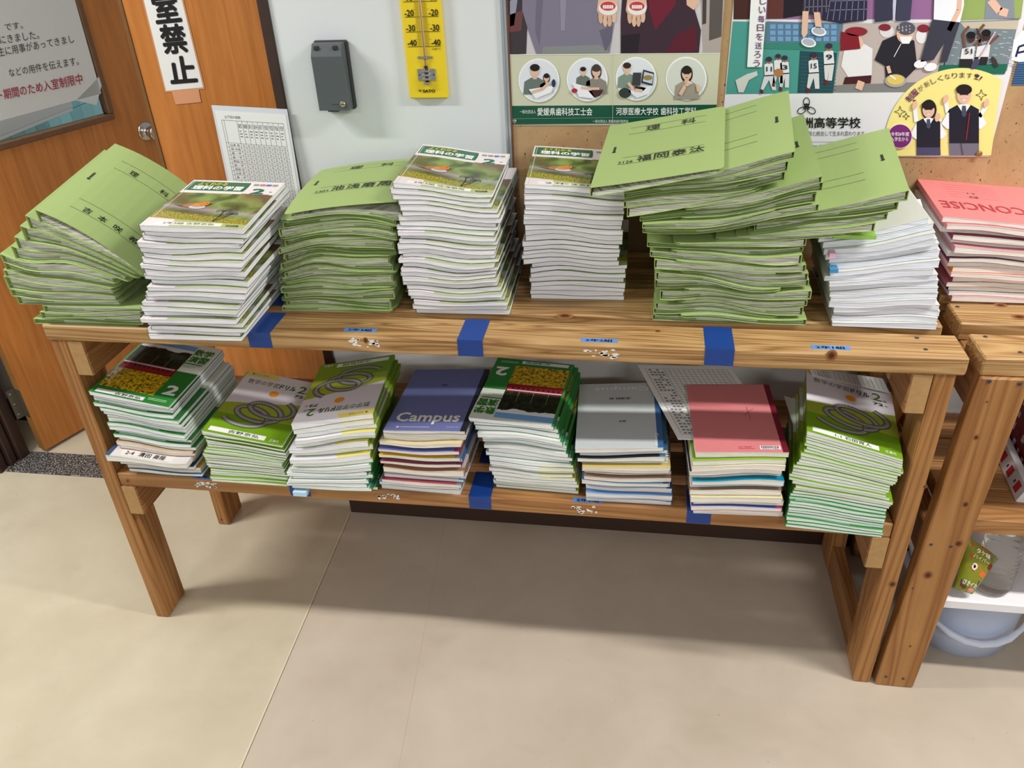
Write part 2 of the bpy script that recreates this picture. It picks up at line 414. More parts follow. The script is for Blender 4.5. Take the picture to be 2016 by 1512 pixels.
g = NT('clear_glass', .02, .5); g.bsdf.inputs['Transmission Weight'].default_value = 1; g.bsdf.inputs['IOR'].default_value = 1.05
GLASS = g.done((.96, .98, .98))
mk('pane', *lbox(.15, .614, -.020, -.016, 1.032, 1.78), GLASS, dl)
def knob_at(s, z):
    prof = [(.033, 0), (.033, .003), (.029, .007), (.016, .011), (.0135, .02), (.0135, .03), (.018, .036), (.0255, .042), (.0275, .052), (.0275, .060), (.024, .064), (.013, .064), (.012, .061)]
    V, F = lathe(prof, (0, 0, 0), n=28); out = []
    for x, y, h in V: p = H0+DD*(s+x)+NN*h; out.append((p[0], p[1], z+y))
    return out, F
mk('knob', *knob_at(.7385, .943), STEEL, dl, smooth=True)
mk('hinge', *join(lbox(-.030, 0, -.040, -.034, .15, .26), lbox(-.003, .003, -.045, -.033, .15, .26), lbox(-.0018, -.0008, -.030, -.004, .15, .26)), plain('worn_steel', (120, 116, 106), .4, .5, .8), dl)
for zz in (.165, .205, .245): mk('hinge_screw', *lbox(-.024, -.018, -.034, -.033, zz, zz+.006, .001), STEEL, dl)
# fixed leaf
d2 = S(mk('door_2', *box(-.024, .3995, .64, .676, .012, 2.0), DOOR))
mk('edge_strip', *box(-.034, -.0235, .6375, .678, .012, 2.0, .001), plain('brown_edge_strip', (118, 82, 40), .45, var=.2), d2)
# left jamb and what lies past the hinge
S(mk('trim_8', *join(box(-.93, -.875, .54, .575, 0, 2.1, .003), box(-.93, -.862, .58, .61, 0, 2.1, .003), box(-.93, -.85, .615, .66, 0, 2.1, .003)), DBROWN))
S(mk('wall_left', *box(-3.2, -.93, .545, .66, 0, 2.7), WHITEWALL))
S(mk('wall_corridor', *box(-1.7, -.86, .86, .9, 0, 2.7), plain('corridor_wall', (196, 194, 190), .6)))
S(mk('baseboard_corridor', *box(-1.7, -.858, .852, .86, 0, .09), plain('black_skirting', (22, 20, 22), .5)))
# washroom wall of square teal tiles seen through the door glass
tw = S(mk('wall_washroom', *box(-2.0, -1.966, .95, 3.4, 0, 2.4), plain('grey_grout', (150, 172, 172), .8)))
TEAL = [plain('teal_tile_%s' % n, c, .18, .5) for n, c in (('a', (140, 198, 202)), ('b', (150, 206, 210)), ('c', (130, 188, 194)))]
ts = .098; tme = {}
for i in range(19):
    for j in range(13):
        yy, zz = 1.5+i*.101, .15+j*.101
        k = (i*7+j*3) % 3
        if k not in tme:
            me = bpy.data.meshes.new('tile'); V, F = box(0, .006, 0, ts, 0, ts, .0015); me.from_pydata(V, [], F); me.materials.append(TEAL[k]); tme[k] = me
        o = bpy.data.objects.new('tile', tme[k]); o.location = (-1.966, yy, zz); COL.objects.link(o); o.parent = tw
# ------------------------------------------------------------------ the wooden shelf bench (2x4 lumber)
W, HT, ZS, T, B = 1.8357, .854, .454, .038, .089
YB = [(-.002, .087), (.1215, .2105), (.246, .335), (.370, .459)]
bench = thing('wooden_shelf', 'long two-tier shelf built of pine lumber, stacked with books', 'shelf', (W/2, .23, 0))
def bd(name, b, mat, par): return mk(name, *b, mat, par)
for i, (a, c) in enumerate(YB):
    bd('top_board', box(-.005+.002*i, W+.0135-(.012 if i == 1 else 0), a, c, HT, HT+T, .0035), WEATHER, bench)
for i, (a, c) in enumerate(YB):
    bd('lower_board', box(T+.0012, W-T-.0012, a+.004, c+.004, ZS, ZS+T, .003), WX, bench)
for x in (0, W-T):
    bd('leg', box(x, x+T, 0, .0915, 0.0008, HT, .003), WZ, bench)
    bd('leg', box(x, x+T, .373, .462, 0.0008, HT, .003), WZ, bench)
for x in (T+.0005, W-2*T-.0005):
    bd('crossbeam', box(x, x+T, .001, .462, HT-B, HT, .003), WY, bench)
    bd('crossbeam', box(x, x+T, .001, .462, ZS-B, ZS, .003), WY, bench)
bd('foot_rail', box(W-T+.003, W-.003, .0925, .372, .0, .085, .003), WY, bench)
ENDG = plain('end_grain', (176, 140, 92), .7, .2, var=.18, scale=90)
for x in (T+.0005, W-2*T-.0005):
    for z in (HT-B, ZS-B): bd('end_grain', box(x+.002, x+T-.002, .0002, .0012, z+.003, z+B-.002), ENDG, bench)
SCREW = plain('dark_screw', (92, 92, 96), .4, .5, .8); SLOT = plain('screw_slot', (24, 22, 22), .6)
def screw(x, y, z, par, axis='z', r=.0042):
    o = mk('screw', *lathe([(r, 0), (r, .0005), (r*.7, .0011)], (x, y, z), axis, 14), SCREW, par)
    if axis == 'z': b = join(box(x-r*.5, x+r*.5, y-r*.1, y+r*.1, z+.0009, z+.0013), box(x-r*.1, x+r*.1, y-r*.5, y+r*.5, z+.0009, z+.0013))
    else: b = join(box(x-r*.5, x+r*.5, y-.0013, y-.0009, z-r*.1, z+r*.1), box(x-r*.1, x+r*.1, y-.0013, y-.0009, z-r*.5, z+r*.5))
    mk('screw_slot', *b, SLOT, o)
for u, v in ((1805, 665.5), (1822.5, 688)):
    p = onZ(u, v, HT+T); screw(p[0], p[1], p[2], bench)
def knot(p, r, par, axis='y', el=1.5, dark=(66, 36, 16)):
    """oval knot set into the face of a board"""
    pr = Print((lambda a, b, l: (p[0]+a, p[1]-.0003-.0002*l, p[2]+b)) if axis == 'y' else (lambda a, b, l: (p[0]+a, p[1]+b, p[2]+.0003+.0002*l)))
    for l, (f, c) in enumerate(((1.5, (150, 98, 48)), (1.0, (112, 66, 30)), (.6, dark))): pr.ell(0, 0, r*f*(el if axis == 'z' else 1), r*f*(1 if axis == 'z' else el*.8), c, l, 16)
    pr.build('knot', par, PRINT)
for (u, v, r) in ((1757, 1150, .006), (1821, 958, .0025), (251, 947, .0026), (436, 1023, .003)):
    knot(onY(u, v, 0 if v != 1023 else .373), r, bench)
knot(onY(1647, 1100, .373), .004, bench)
for (u, v, r) in ((1637, 700, .007), (720, 670, .004), (905, 687, .003), (1112, 592+30, .008), (1295, 652, .003)):
    knot(onZ(u, v, HT+T) if v < 660 else onY(u, v, -.002), r, bench, 'z' if v < 660 else 'y')

# blue cloth tape strips wrapped over the boards' front edge
TAPE = NT('blue_cloth_tape', .42, .4); TAPE.bump(TAPE.noise(TAPE.coord('Object', (1, 1, 1)), 900, 1), .15, .0004); TAPE = TAPE.done(lin((22, 62, 136)))
def tape(x0, x1, ztop, zbot, ys, label, slant=0.):
    o = None
    bs = []
    t = .0006
    for k, (a, c) in enumerate(ys):
        if k == 0:
            bs.append(box(x0, x1, a-t, a, zbot, ztop+t)); bs.append(box(x0, x1, a, c, ztop, ztop+t))
        else: bs.append(box(x0, x1, a, c, ztop, ztop+t))
    c0 = ((x0+x1)/2, ys[0][0], ztop)
    V, F = join(*bs)
    ob = mk('blue_tape_strip', V, F, TAPE, loc=c0)
    return tag(ob, label, 'tape', 'blue tape strips dividing the shelf')
tape(.464, .514, HT+T, HT+.003, YB[:3], 'wide blue tape strip on top shelf edge beside the leftmost white workbook stack')
tape(.905, .956, HT+T, HT+.002, YB[:1], 'blue tape strip on middle of top shelf front edge')
tape(1.383, 1.437, HT+T, HT+.003, YB[:1], 'blue tape strip on top shelf edge below the tall green file pile')
LB = [(a+.004, c+.004) for a, c in YB]
tape(.474, .524, ZS+T, ZS+.006, LB[:2], 'blue tape strip on lower shelf edge, leftmost, mostly hidden by drill books')
tape(.899, .949, ZS+T, ZS+.004, LB, 'long blue tape strip on middle of lower shelf, open between two stacks')
tape(1.377, 1.428, ZS+T, ZS+.004, LB[:2], 'blue tape strip on lower shelf edge under the pink notebook stack')
# class stickers
STK = plain('light_blue_label_tape', (84, 142, 220), .4, .4)
def sticker(u0, v0, u1, v1, z, txt, label, h=.0135):
    p, q = onZ(u0, v0, z), onZ(u1, v1, z); x0, x1 = p[0], q[0]; y0 = (p[1]+q[1])/2-h/2
    ob = thing('class_label_sticker', label, 'sticker', ((x0+x1)/2, y0, z), 'blue class stickers')
    mk('label_tape', *box(x0, x1, y0, y0+h, z, z+.0004), STK, ob)
    pr = Print(lambda a, b, l: (x0+a*(x1-x0), y0+b*h, z+.0006)); pr.text(txt, .12, .12, .86, .88, (16, 18, 26), 1, .012); pr.build('lettering', ob)
sticker(677, 650, 742, 650, HT+T, '2年3組', 'light blue sticker reading 2年3組, leftmost on the top shelf board')
sticker(1144, 670, 1216, 671, HT+T, '2年2組', 'light blue sticker reading 2年2組, in the middle of the top shelf board')
sticker(1597, 684, 1674, 685, HT+T, '2年1組', 'light blue sticker reading 2年1組, rightmost on the top shelf board')
sticker(1128, 985, 1188, 986, ZS+T, '2年2組', 'light blue sticker reading 2年2組 on the lower shelf board')
sticker(383, 938, 443, 942, ZS+T, '2年3組', 'light blue sticker half hidden under books on the lower shelf')
# torn remains of old paper labels on the front faces
def residue(u0, u1, v0, v1, label, seed):
    r = random.Random(seed); p0 = onY(u0, v1, -.002); p1 = onY(u1, v0, -.002)
    V = []; F = []
    for i in range(20):
        x0 = p0[0]+(p1[0]-p0[0])*r.random(); hw = r.uniform(.002, .0075); hz = r.uniform(.0012, .004); z0 = p0[2]+(p1[2]-p0[2])*r.random()
        yb = -.0022 if p0[2] > .7 else .0018; k = len(V); m = r.randint(5, 7); q = [(x0+hw*math.cos(2*math.pi*j/m)*r.uniform(.5, 1.2), z0+hz*math.sin(2*math.pi*j/m)*r.uniform(.5, 1.2)) for j in range(m)]
        V += [(x, yb-.0003, z) for x, z in q]+[(x, yb+.0002, z) for x, z in q]
        F += [tuple(range(k, k+m)), tuple(range(k+2*m-1, k+m-1, -1))]+[(k+j, k+(j+1) % m, k+m+(j+1) % m, k+m+j) for j in range(m)]
    o = mk('torn_label_residue', V, F, PAPER, loc=tuple((p0+p1)/2))
    tag(o, label, 'label residue', 'torn paper label remains'); 
residue(692, 744, 668, 682, 'leftmost torn white label remains on the top shelf front edge', 1)
residue(1155, 1212, 689, 703, 'torn white label remains at the middle of the top shelf front edge', 2)
residue(1126, 1176, 1000, 1011, 'torn white label remains at the middle of the lower shelf edge', 3)
residue(742, 786, 977, 984, 'torn white label remains on lower edge under the blue notebook stack', 4)
residue(385, 422, 953, 961, 'torn white label remains on lower edge near left leg', 5)

# ------------------------------------------------------------------ neighbouring shelf on the right
b2 = thing('wooden_shelf', 'second pine lumber shelf at the right edge with broad front leg', 'shelf', (2.4, .23, 0))
for i, (a, c) in enumerate([(.002, .096), (.137, .226), (.262, .351), (.386, .464)]):
    bd('top_board', box(1.874-.002*i, 3.6, a, c, HT, HT+T, .003), WEATHER, b2)
for i, (a, c) in enumerate([(.0, .104), (.107, .196), (.2, .29), (.31, .4)]):
    bd('lower_board', box(1.8785+.038, 3.56, a+.034, c+.034, ZS, ZS+T, .002), WX, b2)
lg = bd('leg', box(1.8465, 1.9315, -.004, .033, .0008, HT, .003), WZ, b2)
for v in lg.data.vertices:
    z = v.co.z; v.co.x += .029*z/HT
bd('leg', box(1.876, 1.962, .430, .467, .0008, HT, .003), WZ, b2)
bd('crossbeam', box(1.8785, 1.9165, .034, .43, HT-B, HT, .003), WY, b2)
bd('crossbeam', box(1.8785, 1.9165, .034, .43, ZS-B, ZS, .003), WY, b2)
for (u, v, r) in ((1947, 751, .0045), (2007, 756, .0045), (1744, 1332, .0036), (1778, 1336, .0036), (1833, 1072, .0036), (1872, 1076, .0036)):
    p = onY(u, v, -.004); screw(p[0], p[1], p[2], b2, 'y', r)
for (u, v, r) in ((1901, 993, .0055), (1887, 1070, .0065), (1827, 1132, .007), (1922, 861, .004), (1943, 791, .0015), (1792, 1272, .002), (1797, 1158, .002)):
    knot(onY(u, v, -.004), r, b2)
for (u, v, r) in ((1970, 601, .006), (2007, 624, .007)): knot(onZ(u, v, HT+T), r, b2, 'z')
for (u, v) in ((1885, 604), (1940, 663), (2009, 694)):
    p = onZ(u, v, HT+T); screw(p[0], p[1], p[2], b2)
# ------------------------------------------------------------------ stacks of books and files
GX = np.linspace(-.4, 2.6, 1201)
class Surf:
    """height of an interface between two books: a profile along x plus slope and sag along y"""
    def __init__(s, z, y0=0., sy=0., qy=0.): s.z = np.full(GX.shape, float(z)) if np.isscalar(z) else np.array(z); s.y0 = y0; s.sy = sy; s.qy = qy
    def __call__(s, x, y): d = y-s.y0; return float(np.interp(x, GX, s.z)) + s.sy*d + s.qy*d*d
def smooth(z, n=15):
    k = np.ones(n)/n; p = np.concatenate([np.full(n, z[0]), z, np.full(n, z[-1])]); return np.convolve(p, k, 'same')[n:-n]
def slab(us, vs_, zl, zh, xy, vlim=None):
    V = []; UV = []; F = []; nu, nv = len(us), len(vs_)
    for f in (zl, zh):
        for u in us:
            L = vlim(u) if vlim else 1.
            for v in vs_:
                x, y = xy(u, v*L); V.append((x, y, f(x, y))); UV.append((u, v*L))
    N = nu*nv; I = lambda i, j, t: t*N+i*nv+j
    for i in range(nu-1):
        for j in range(nv-1): F.append((I(i, j, 1), I(i+1, j, 1), I(i+1, j+1, 1), I(i, j+1, 1)))
    nt = len(F)
    for i in range(nu-1):
        for j in range(nv-1): F.append((I(i, j, 0), I(i, j+1, 0), I(i+1, j+1, 0), I(i+1, j, 0)))
    for i in range(nu-1):
        F.append((I(i, 0, 0), I(i+1, 0, 0), I(i+1, 0, 1), I(i, 0, 1))); F.append((I(i, nv-1, 0), I(i, nv-1, 1), I(i+1, nv-1, 1), I(i+1, nv-1, 0)))
    for j in range(nv-1):
        F.append((I(0, j, 0), I(0, j, 1), I(0, j+1, 1), I(0, j+1, 0))); F.append((I(nu-1, j, 0), I(nu-1, j+1, 0), I(nu-1, j+1, 1), I(nu-1, j, 1)))
    return V, F, UV, nt
KIND = dict(
    sci=dict(name='science_workbook', cat='workbook', w=.198, d=.264, mats=[SCI, SCI_BACK, PAPER], pg=PG_WHITE, t=1., desc='science workbook'),
    text=dict(name='science_textbook', cat='textbook', w=.190, d=.266, mats=[TEXTB, GREYWHITE, PAPER], pg=PG_BLUE, t=1., desc='bluish-white science textbook'),
    drill=dict(name='maths_drill_book', cat='workbook', w=.187, d=.262, mats=[DRILL, DRILL_BACK, PAPER], pg=PG_WHITE, t=.8, desc='lime green maths drill book'),
    enshu=dict(name='maths_exercise_book', cat='workbook', w=.187, d=.262, mats=[ENSHU, ENSHU_BACK, PAPER], pg=PG_WHITE, t=.8, desc='green maths exercise book'),
    note=dict(name='notebook', cat='notebook', w=.184, d=.258, mats=None, pg=PG_CREAM, t=.8, desc='notebook'),
    file=dict(name='green_paper_file', cat='file', w=.240, d=.315, mats=[FILE], pg=PG_GREY, t=1., desc='light green paper file'))
ORD = ['top', 'second', 'third', 'fourth', 'fifth', 'sixth', 'seventh', 'eighth', 'ninth', 'tenth', 'eleventh', 'twelfth', 'thirteenth', 'fourteenth', 'fifteenth', 'sixteenth', 'seventeenth', 'eighteenth', 'nineteenth', 'twentieth']
ORD += ['twenty-'+o for o in ('first', 'second', 'third', 'fourth', 'fifth', 'sixth', 'seventh', 'eighth', 'ninth')] + ['thirtieth'] + ['thirty-'+o for o in ('first', 'second', 'third', 'fourth', 'fifth', 'sixth', 'seventh', 'eighth', 'ninth')] + ['fortieth']
class Item: pass
def build_item(it, lo, hi, label, group, seed):
    r = random.Random(seed); kd = KIND[it['k']]; w, d = kd['w']*it.get('ws', 1), kd['d']*it.get('ds', 1); sp = it.get('sp', -1); inv = it.get('inv', False)
    yaw = it.get('yaw', 0.); cx, yf = it['cx']-math.sin(yaw)*d/2, it['yf']; cy = yf+math.cos(yaw)*d/2
    m = (hi(cx+w*.4, cy)-hi(cx-w*.4, cy))/(w*.8); ku = 1/math.sqrt(1+m*m); c, s = math.cos(yaw), math.sin(yaw)
    def xy(u, v): return cx+(u*c-v*s)*ku, cy+u*s+v*c
    isf = it['k'] == 'file'; tc = .0009 if isf else .00055; g = it.get('gap', .03 if isf else .07)
    Zt = lambda x, y: lo(x, y)+max(.0018, (hi(x, y)-lo(x, y))*(1-g))
    root = thing(kd['name'], label, kd['cat'], (*xy(0, 0), lo(cx, cy)), group)
    nu = 11 if isf else 8
    vsg = [-d/2+d*k/5 for k in range(6)]
    if isf:
        rc = .011; fe = -sp*w/2
        us = sorted([sp*w/2+(fe-sp*w/2-(-sp)*rc)*k/(nu-1) for k in range(nu)]+[fe+sp*rc*q for q in (.6, .3, .1, 0)])
        def vlim(u):
            e = rc-abs(u-fe)
            return 1. if e <= 0 else 1-(rc-math.sqrt(max(0, rc*rc-e*e)))/(d/2)
    else:
        us = [-w/2+w*k/(nu-1) for k in range(nu)]; vlim = None
        if it.get('sc'): us = sorted(us+[sp*(w/2-.012)])
    A = slab(us, vsg, lambda x, y: Zt(x, y)-tc, Zt, xy, vlim)
    Bm = slab(us, vsg, lo, lambda x, y: lo(x, y)+tc, xy, vlim)
    se = sorted([sp*(w/2+.0002), sp*(w/2-tc)])
    Sp = slab(se, vsg, lo, Zt, xy)
    V, F, UV, fm = [], [], [], []
    for q, (P, tm) in enumerate(((A, 0), (Bm, 1), (Sp, 1))):
        n = len(V); V += P[0]; F += [tuple(i+n for i in f) for f in P[1]]
        UV += [((.5-u/w, .5-v/d) if inv else (u/w+.5, v/d+.5)) for u, v in P[2]]
        for k, f in enumerate(P[1]):
            if isf: fm.append(0); continue
            if q == 0: mi = 0 if k < P[3] else 2
            else: mi = 1
            if it.get('sc') and q == 0 and k < P[3]:
                uc = sum(P[2][i][0] for i in f)/4
                if uc*sp > w/2-.0121: mi = 1
            fm.append(mi)
    if isf: mats = kd['mats']
    elif it['k'] == 'note': cm = colour(it['col']); mats = [cm, colour(it['sc']) if it.get('sc') else cm, PAPER]
    else: mats = kd['mats']
    cov = mk('cover', V, F, mats, root, uv=UV, fm=fm, smooth=False)
    # pages
    pi = r.uniform(.003, .011) if isf else .0006
    u0, u1 = (-w/2+.004, w/2-.012) if sp < 0 else (-w/2+.012, w/2-.004)
    if not isf: u0, u1 = (-w/2+tc, w/2-.0007) if sp < 0 else (-w/2+.0007, w/2-tc)
    pf = it.get('pf', r.uniform(.72, .92)) if isf else 1.
    usg = [u0+(u1-u0)*k/(nu-1) for k in range(nu)]; vp = [-d/2+pi+(d-2*pi)*k/4 for k in range(5)]
    ztp = (lambda x, y: lo(x, y)+tc+max(.0012, (Zt(x, y)-lo(x, y)-2*tc)*pf))
    P = slab(usg, vp, lambda x, y: lo(x, y)+tc, ztp, xy)
    mk('pages', P[0], P[1], it.get('pg', kd['pg']), root)
    if isf and it.get('flap', True):
        ul = r.uniform(.25, .42)*w; e0, e1 = (-w/2+.003, -w/2+ul) if sp < 0 else (w/2-ul, w/2-.003)
        usf = [e0+(e1-e0)*k/5 for k in range(6)]; vf = [-d/2+.0035+(d-.007)*k/3 for k in range(4)]
        zf = lambda x, y: lo(x, y)+tc+(ztp(x, y)-lo(x, y)-tc)*.35
        P = slab(usf, vf, lambda x, y: zf(x, y), lambda x, y: zf(x, y)+.0009, xy); mk('inner_flap', P[0], P[1], FILE, root)
    if it.get('wire'):
        pts = []; n = 30; rr = .0062
        for k in range(n*8):
            v = -d/2+.008+(d-.016)*k/(n*8); a = 2*math.pi*k/8; x, y = xy(sp*(w/2-.001)+rr*math.cos(a), v); z = (lo(x, y)+Zt(x, y))/2
            pts.append((x, y, z+rr*.8*math.sin(a)))
        mk('wire_binding', *tube(pts, .0007, 4), plain_wire, root, smooth=True)
    I = Item(); I.root, I.cover, I.w, I.d = root, cov, w, d
    def mp(a, b, l):
        u, v = (a-.5)*w, (b-.5)*d
        if inv: u, v = -u, -v
        x, y = xy(u, v); return (x, y, Zt(x, y)+.00035+.0002*l)
    I.map = mp
    if it.get('dec'): it['dec'](I)
    return I
plain_wire = plain('dark_wire', (70, 70, 76), .35, .5, .9)
def keyed(keys, f):
    fs = [k[0] for k in keys]
    out = []
    for j in (0, 1, 2):
        out.append(float(np.interp(f, fs, [k[1][j] for k in keys])))
    return out
def K(f, ul, vl, ur, vr, y):
    p, q = onY(ul, vl, y), onY(ur, vr, y); return (f, ((p[0]+q[0])/2, y, math.atan2(0, 1)), p, q)
def stack(items, keys, base, where, group, jit=(.004, .003, .012), top=None, sy=0., qy=0., seed=0, ycur=None, n_above=0, smoothn=41, yawt=0., yawb=None):
    """items from bottom to top laid between the base surface and the top curve; keys give where front edges run"""
    r = random.Random(seed); keys = sorted(keys)
    for it in items:      # coloured notebooks poke out a little, white ones sit back
        if it['k'] == 'note' and it is not items[-1]: it.setdefault('dy', -.006 if max(it['col'])-min(it['col']) > 38 or max(it['col']) < 60 else .005)
    b = base if isinstance(base, Surf) else Surf(base)
    kt = keys[-1]
    if top is None: tp = [(kt[2][0], kt[2][2]), (kt[3][0], kt[3][2])]
    else: tp = sorted((onY(u, v, keys[-1][1][1])[0], onY(u, v, keys[-1][1][1])[2]) for u, v in top)
    xs = [p[0] for p in tp]; zs = [p[1] for p in tp]
    z = np.interp(GX, xs, zs)
    if len(xs) > 1:
        z = np.where(GX < xs[0], zs[0]+(GX-xs[0])*(zs[1]-zs[0])/(xs[1]-xs[0])*.7, z); z = np.where(GX > xs[-1], zs[-1]+(GX-xs[-1])*(zs[-1]-zs[-2])/(xs[-1]-xs[-2])*.7, z)
    z = smooth(z, smoothn)
    y0 = keys[0][1][1]
    n = len(items); prof = []
    for i, it in enumerate(items):
        f = (i+.5)/n; cx, yf, _ = keyed(keys, f)
        it.setdefault('cx', cx+it.get('dx', 0)+r.uniform(-1, 1)*jit[0]); it.setdefault('yf', yf+it.get('dy', 0)+r.uniform(-1, 1)*jit[1]); it.setdefault('yaw', r.uniform(-1, 1)*jit[2]+math.radians(yawt*f+(yawt*.5 if yawb is None else yawb)*(1-f)))
        t = it.get('t', KIND[it['k']]['t'])*r.uniform(.85, 1.15)
        if it['k'] == 'file':
            w = KIND['file']['w']; p = np.clip((GX-(it['cx']-w/2))/w, 0, 1); q = 1-p if it.get('sp', -1) < 0 else p
            t = t*(.5+1.5*q**2.6)*(1+.26*np.sin(2*math.pi*(GX-it['cx'])/r.uniform(.18, .36)+r.uniform(0, 6.3)))
            t = smooth(t, 25)
        else: t = t*(1+.16*np.sin(2*math.pi*GX/r.uniform(.16, .34)+r.uniform(0, 6.3)))
        prof.append(t)
    tot = sum(prof); sc = np.maximum((z-b.z), .0025*n)/tot
    cum = np.zeros(GX.shape); surf = [b]
    for i, t in enumerate(prof):
        cum = cum+t; f = (i+1)/n
        surf.append(Surf(b.z+sc*cum, y0, b.sy*(1-f)+sy*f, b.qy*(1-f)+qy*f))
    out = []
    for i, it in enumerate(items):
        k = n-1-i+n_above; kd = KIND[it['k']]; ds = it.get('desc', kd['desc'])
        if 'label' in it: lb = it['label']
        else: lb = ('%s, %s from top of %s' % (ds, ORD[k], where)) if k else ('%s on top of %s' % (ds, where))
        out.append(build_item(it, surf[i], surf[i+1], lb, group, seed*1000+i))
    return out, surf[-1]

# ---- cover prints
BLK = (22, 22, 26)
def d_science(name_txt='', glare=False):
    def f(I):
        p = Print(I.map)
        p.text('よくわかる', .11, .875, .42, .94, (226, 206, 60), 1, .025); p.text('理科の学習', .09, .775, .62, .865, (244, 246, 240), 1, .03)
        p.ell(.65, .86, .012, .10, (26, 104, 66), 0); p.build('title_lettering', I.cover)
        p = Print(I.map); p.text('2', .75, .715, .87, .825, (24, 112, 84), 1, .03)
        for k, c in enumerate(((150, 150, 150), (190, 120, 120), (90, 110, 190), (150, 150, 150))): p.rect(.70+k*.068, .90, .70+k*.068+.055, .94, c, 1)
        p.rect(.66, .70, .78, .708, (200, 60, 60), 1); p.rect(.79, .70, .95, .708, (150, 150, 150), 1); p.rect(.93, .76, .955, .775, (130, 130, 130), 1)
        p.build('grade_mark', I.cover)
        p = Print(I.map)      # bird on the cover photograph
        p.poly([(.10, .43), (.22, .415), (.34, .43), (.30, .365), (.18, .39)], (112, 80, 50), 1)
        p.ell(.31, .425, .11, .05, (166, 120, 66), 2, 20, .12); p.ell(.36, .385, .085, .04, (186, 194, 206), 3, 20); p.ell(.36, .43, .07, .042, (206, 140, 62), 4, 20, .2)
        p.ell(.405, .455, .052, .045, (214, 122, 44), 5, 20); p.ell(.425, .465, .006, .008, (20, 16, 12), 6, 8); p.poly([(.45, .462), (.50, .452), (.45, .446)], (60, 46, 34), 6)
        p.build('bird_picture', I.cover)
        p = Print(I.map)      # dandelion drawing
        for (x0, y0, x1, y1) in ((.65, .115, .665, .32), (.65, .115, .77, .27)):
            p.line([(x0, y0), ((x0+x1)/2+.01, (y0+y1)/2), (x1, y1)], .009, BLK, 3)
        for (cx, cy, R_) in ((.665, .32, .065), (.77, .27, .05)):
            for k in range(11):
                a = math.pi*(-.1+1.2*k/10); p.line([(cx, cy), (cx+R_*math.cos(a)*1.1, cy+R_*math.sin(a)*.75)], .0035, BLK, 3); p.ell(cx+R_*math.cos(a)*1.1, cy+R_*math.sin(a)*.75, .006, .005, BLK, 3, 6)
        rr = random.Random(4)
        for k in range(9): p.ell(rr.uniform(.72, .92), rr.uniform(.30, .42), .006, .004, BLK, 3, 5)
        p.build('dandelion_drawing', I.cover)
        p = Print(I.map); p.text(name_txt or '2年', .20, .04, .70, .075, (40, 40, 44), 2); p.text('明治図書', .82, .025, .94, .055, (70, 80, 50), 2, .01); p.build('name_writing', I.cover)
    return f
def d_drill(name_txt=''):
    def f(I):
        p = Print(I.map); p.ell(.51, .70, .062, .044, (238, 150, 32), 1, 24); p.build('orange_dot', I.cover)
        p = Print(I.map)      # printed picture of a grey coil
        n = 96; L = []
        for k in range(n+1):
            t = 2*math.pi*(2.62*k/n)+3.6; q = k/n
            L.append((.35+.32*q+.25*math.cos(t), .27+.23*q+.115*math.sin(t)-.03*math.cos(t)))
        for k in range(n):
            (x0, y0), (x1, y1) = L[k], L[k+1]; dx, dy = x1-x0, (y1-y0)*1.4; dd = math.hypot(dx, dy) or 1; nx, ny = -dy/dd, dx/dd/1.4
            t = 2*math.pi*(2.62*k/n)+3.6; ly = 1+int((math.sin(t) < 0))
            wd = .042
            for j in range(4):
                f0, f1 = -1+j*.5, -.5+j*.5; sh = (96, 168, 150, 104)[j] if ny >= 0 else (104, 150, 168, 96)[j]; sh = sh*.95
                p.tri([(x0+nx*wd*f0, y0+ny*wd*f0), (x1+nx*wd*f0, y1+ny*wd*f0), (x1+nx*wd*f1, y1+ny*wd*f1), (x0+nx*wd*f1, y0+ny*wd*f1)], [(0, 1, 2, 3)], (sh, sh*.98, sh*.95), ly)
        p.build('coil_picture', I.cover)
        p = Print(I.map); p.text('数学の学習', .09, .80, .50, .875, (86, 110, 40), 1, .0); p.text('ドリル', .52, .80, .73, .87, (40, 92, 36), 1, .03); p.text('2', .77, .79, .87, .90, (70, 110, 40), 1, .01)
        p.text('年', .88, .785, .93, .82, (70, 110, 40), 1); p.text('72', .77, .715, .88, .755, (40, 60, 34), 1, .02); p.text('回', .90, .72, .93, .74, (60, 60, 40), 1)
        p.build('title_lettering', I.cover); p = Print(I.map)
        p.ell(.09, .96, .016, .012, (120, 100, 30), 1, 12); p.text('スパイラル式', .13, .948, .30, .972, (110, 90, 30), 1); p.build('series_mark', I.cover)
        p = Print(I.map); p.text(name_txt or '1-1', .30, .038, .68, .082, (36, 36, 40), 2); p.text('正進社', .82, .03, .94, .065, (226, 236, 210), 2, .01); p.build('name_writing', I.cover)
    return f
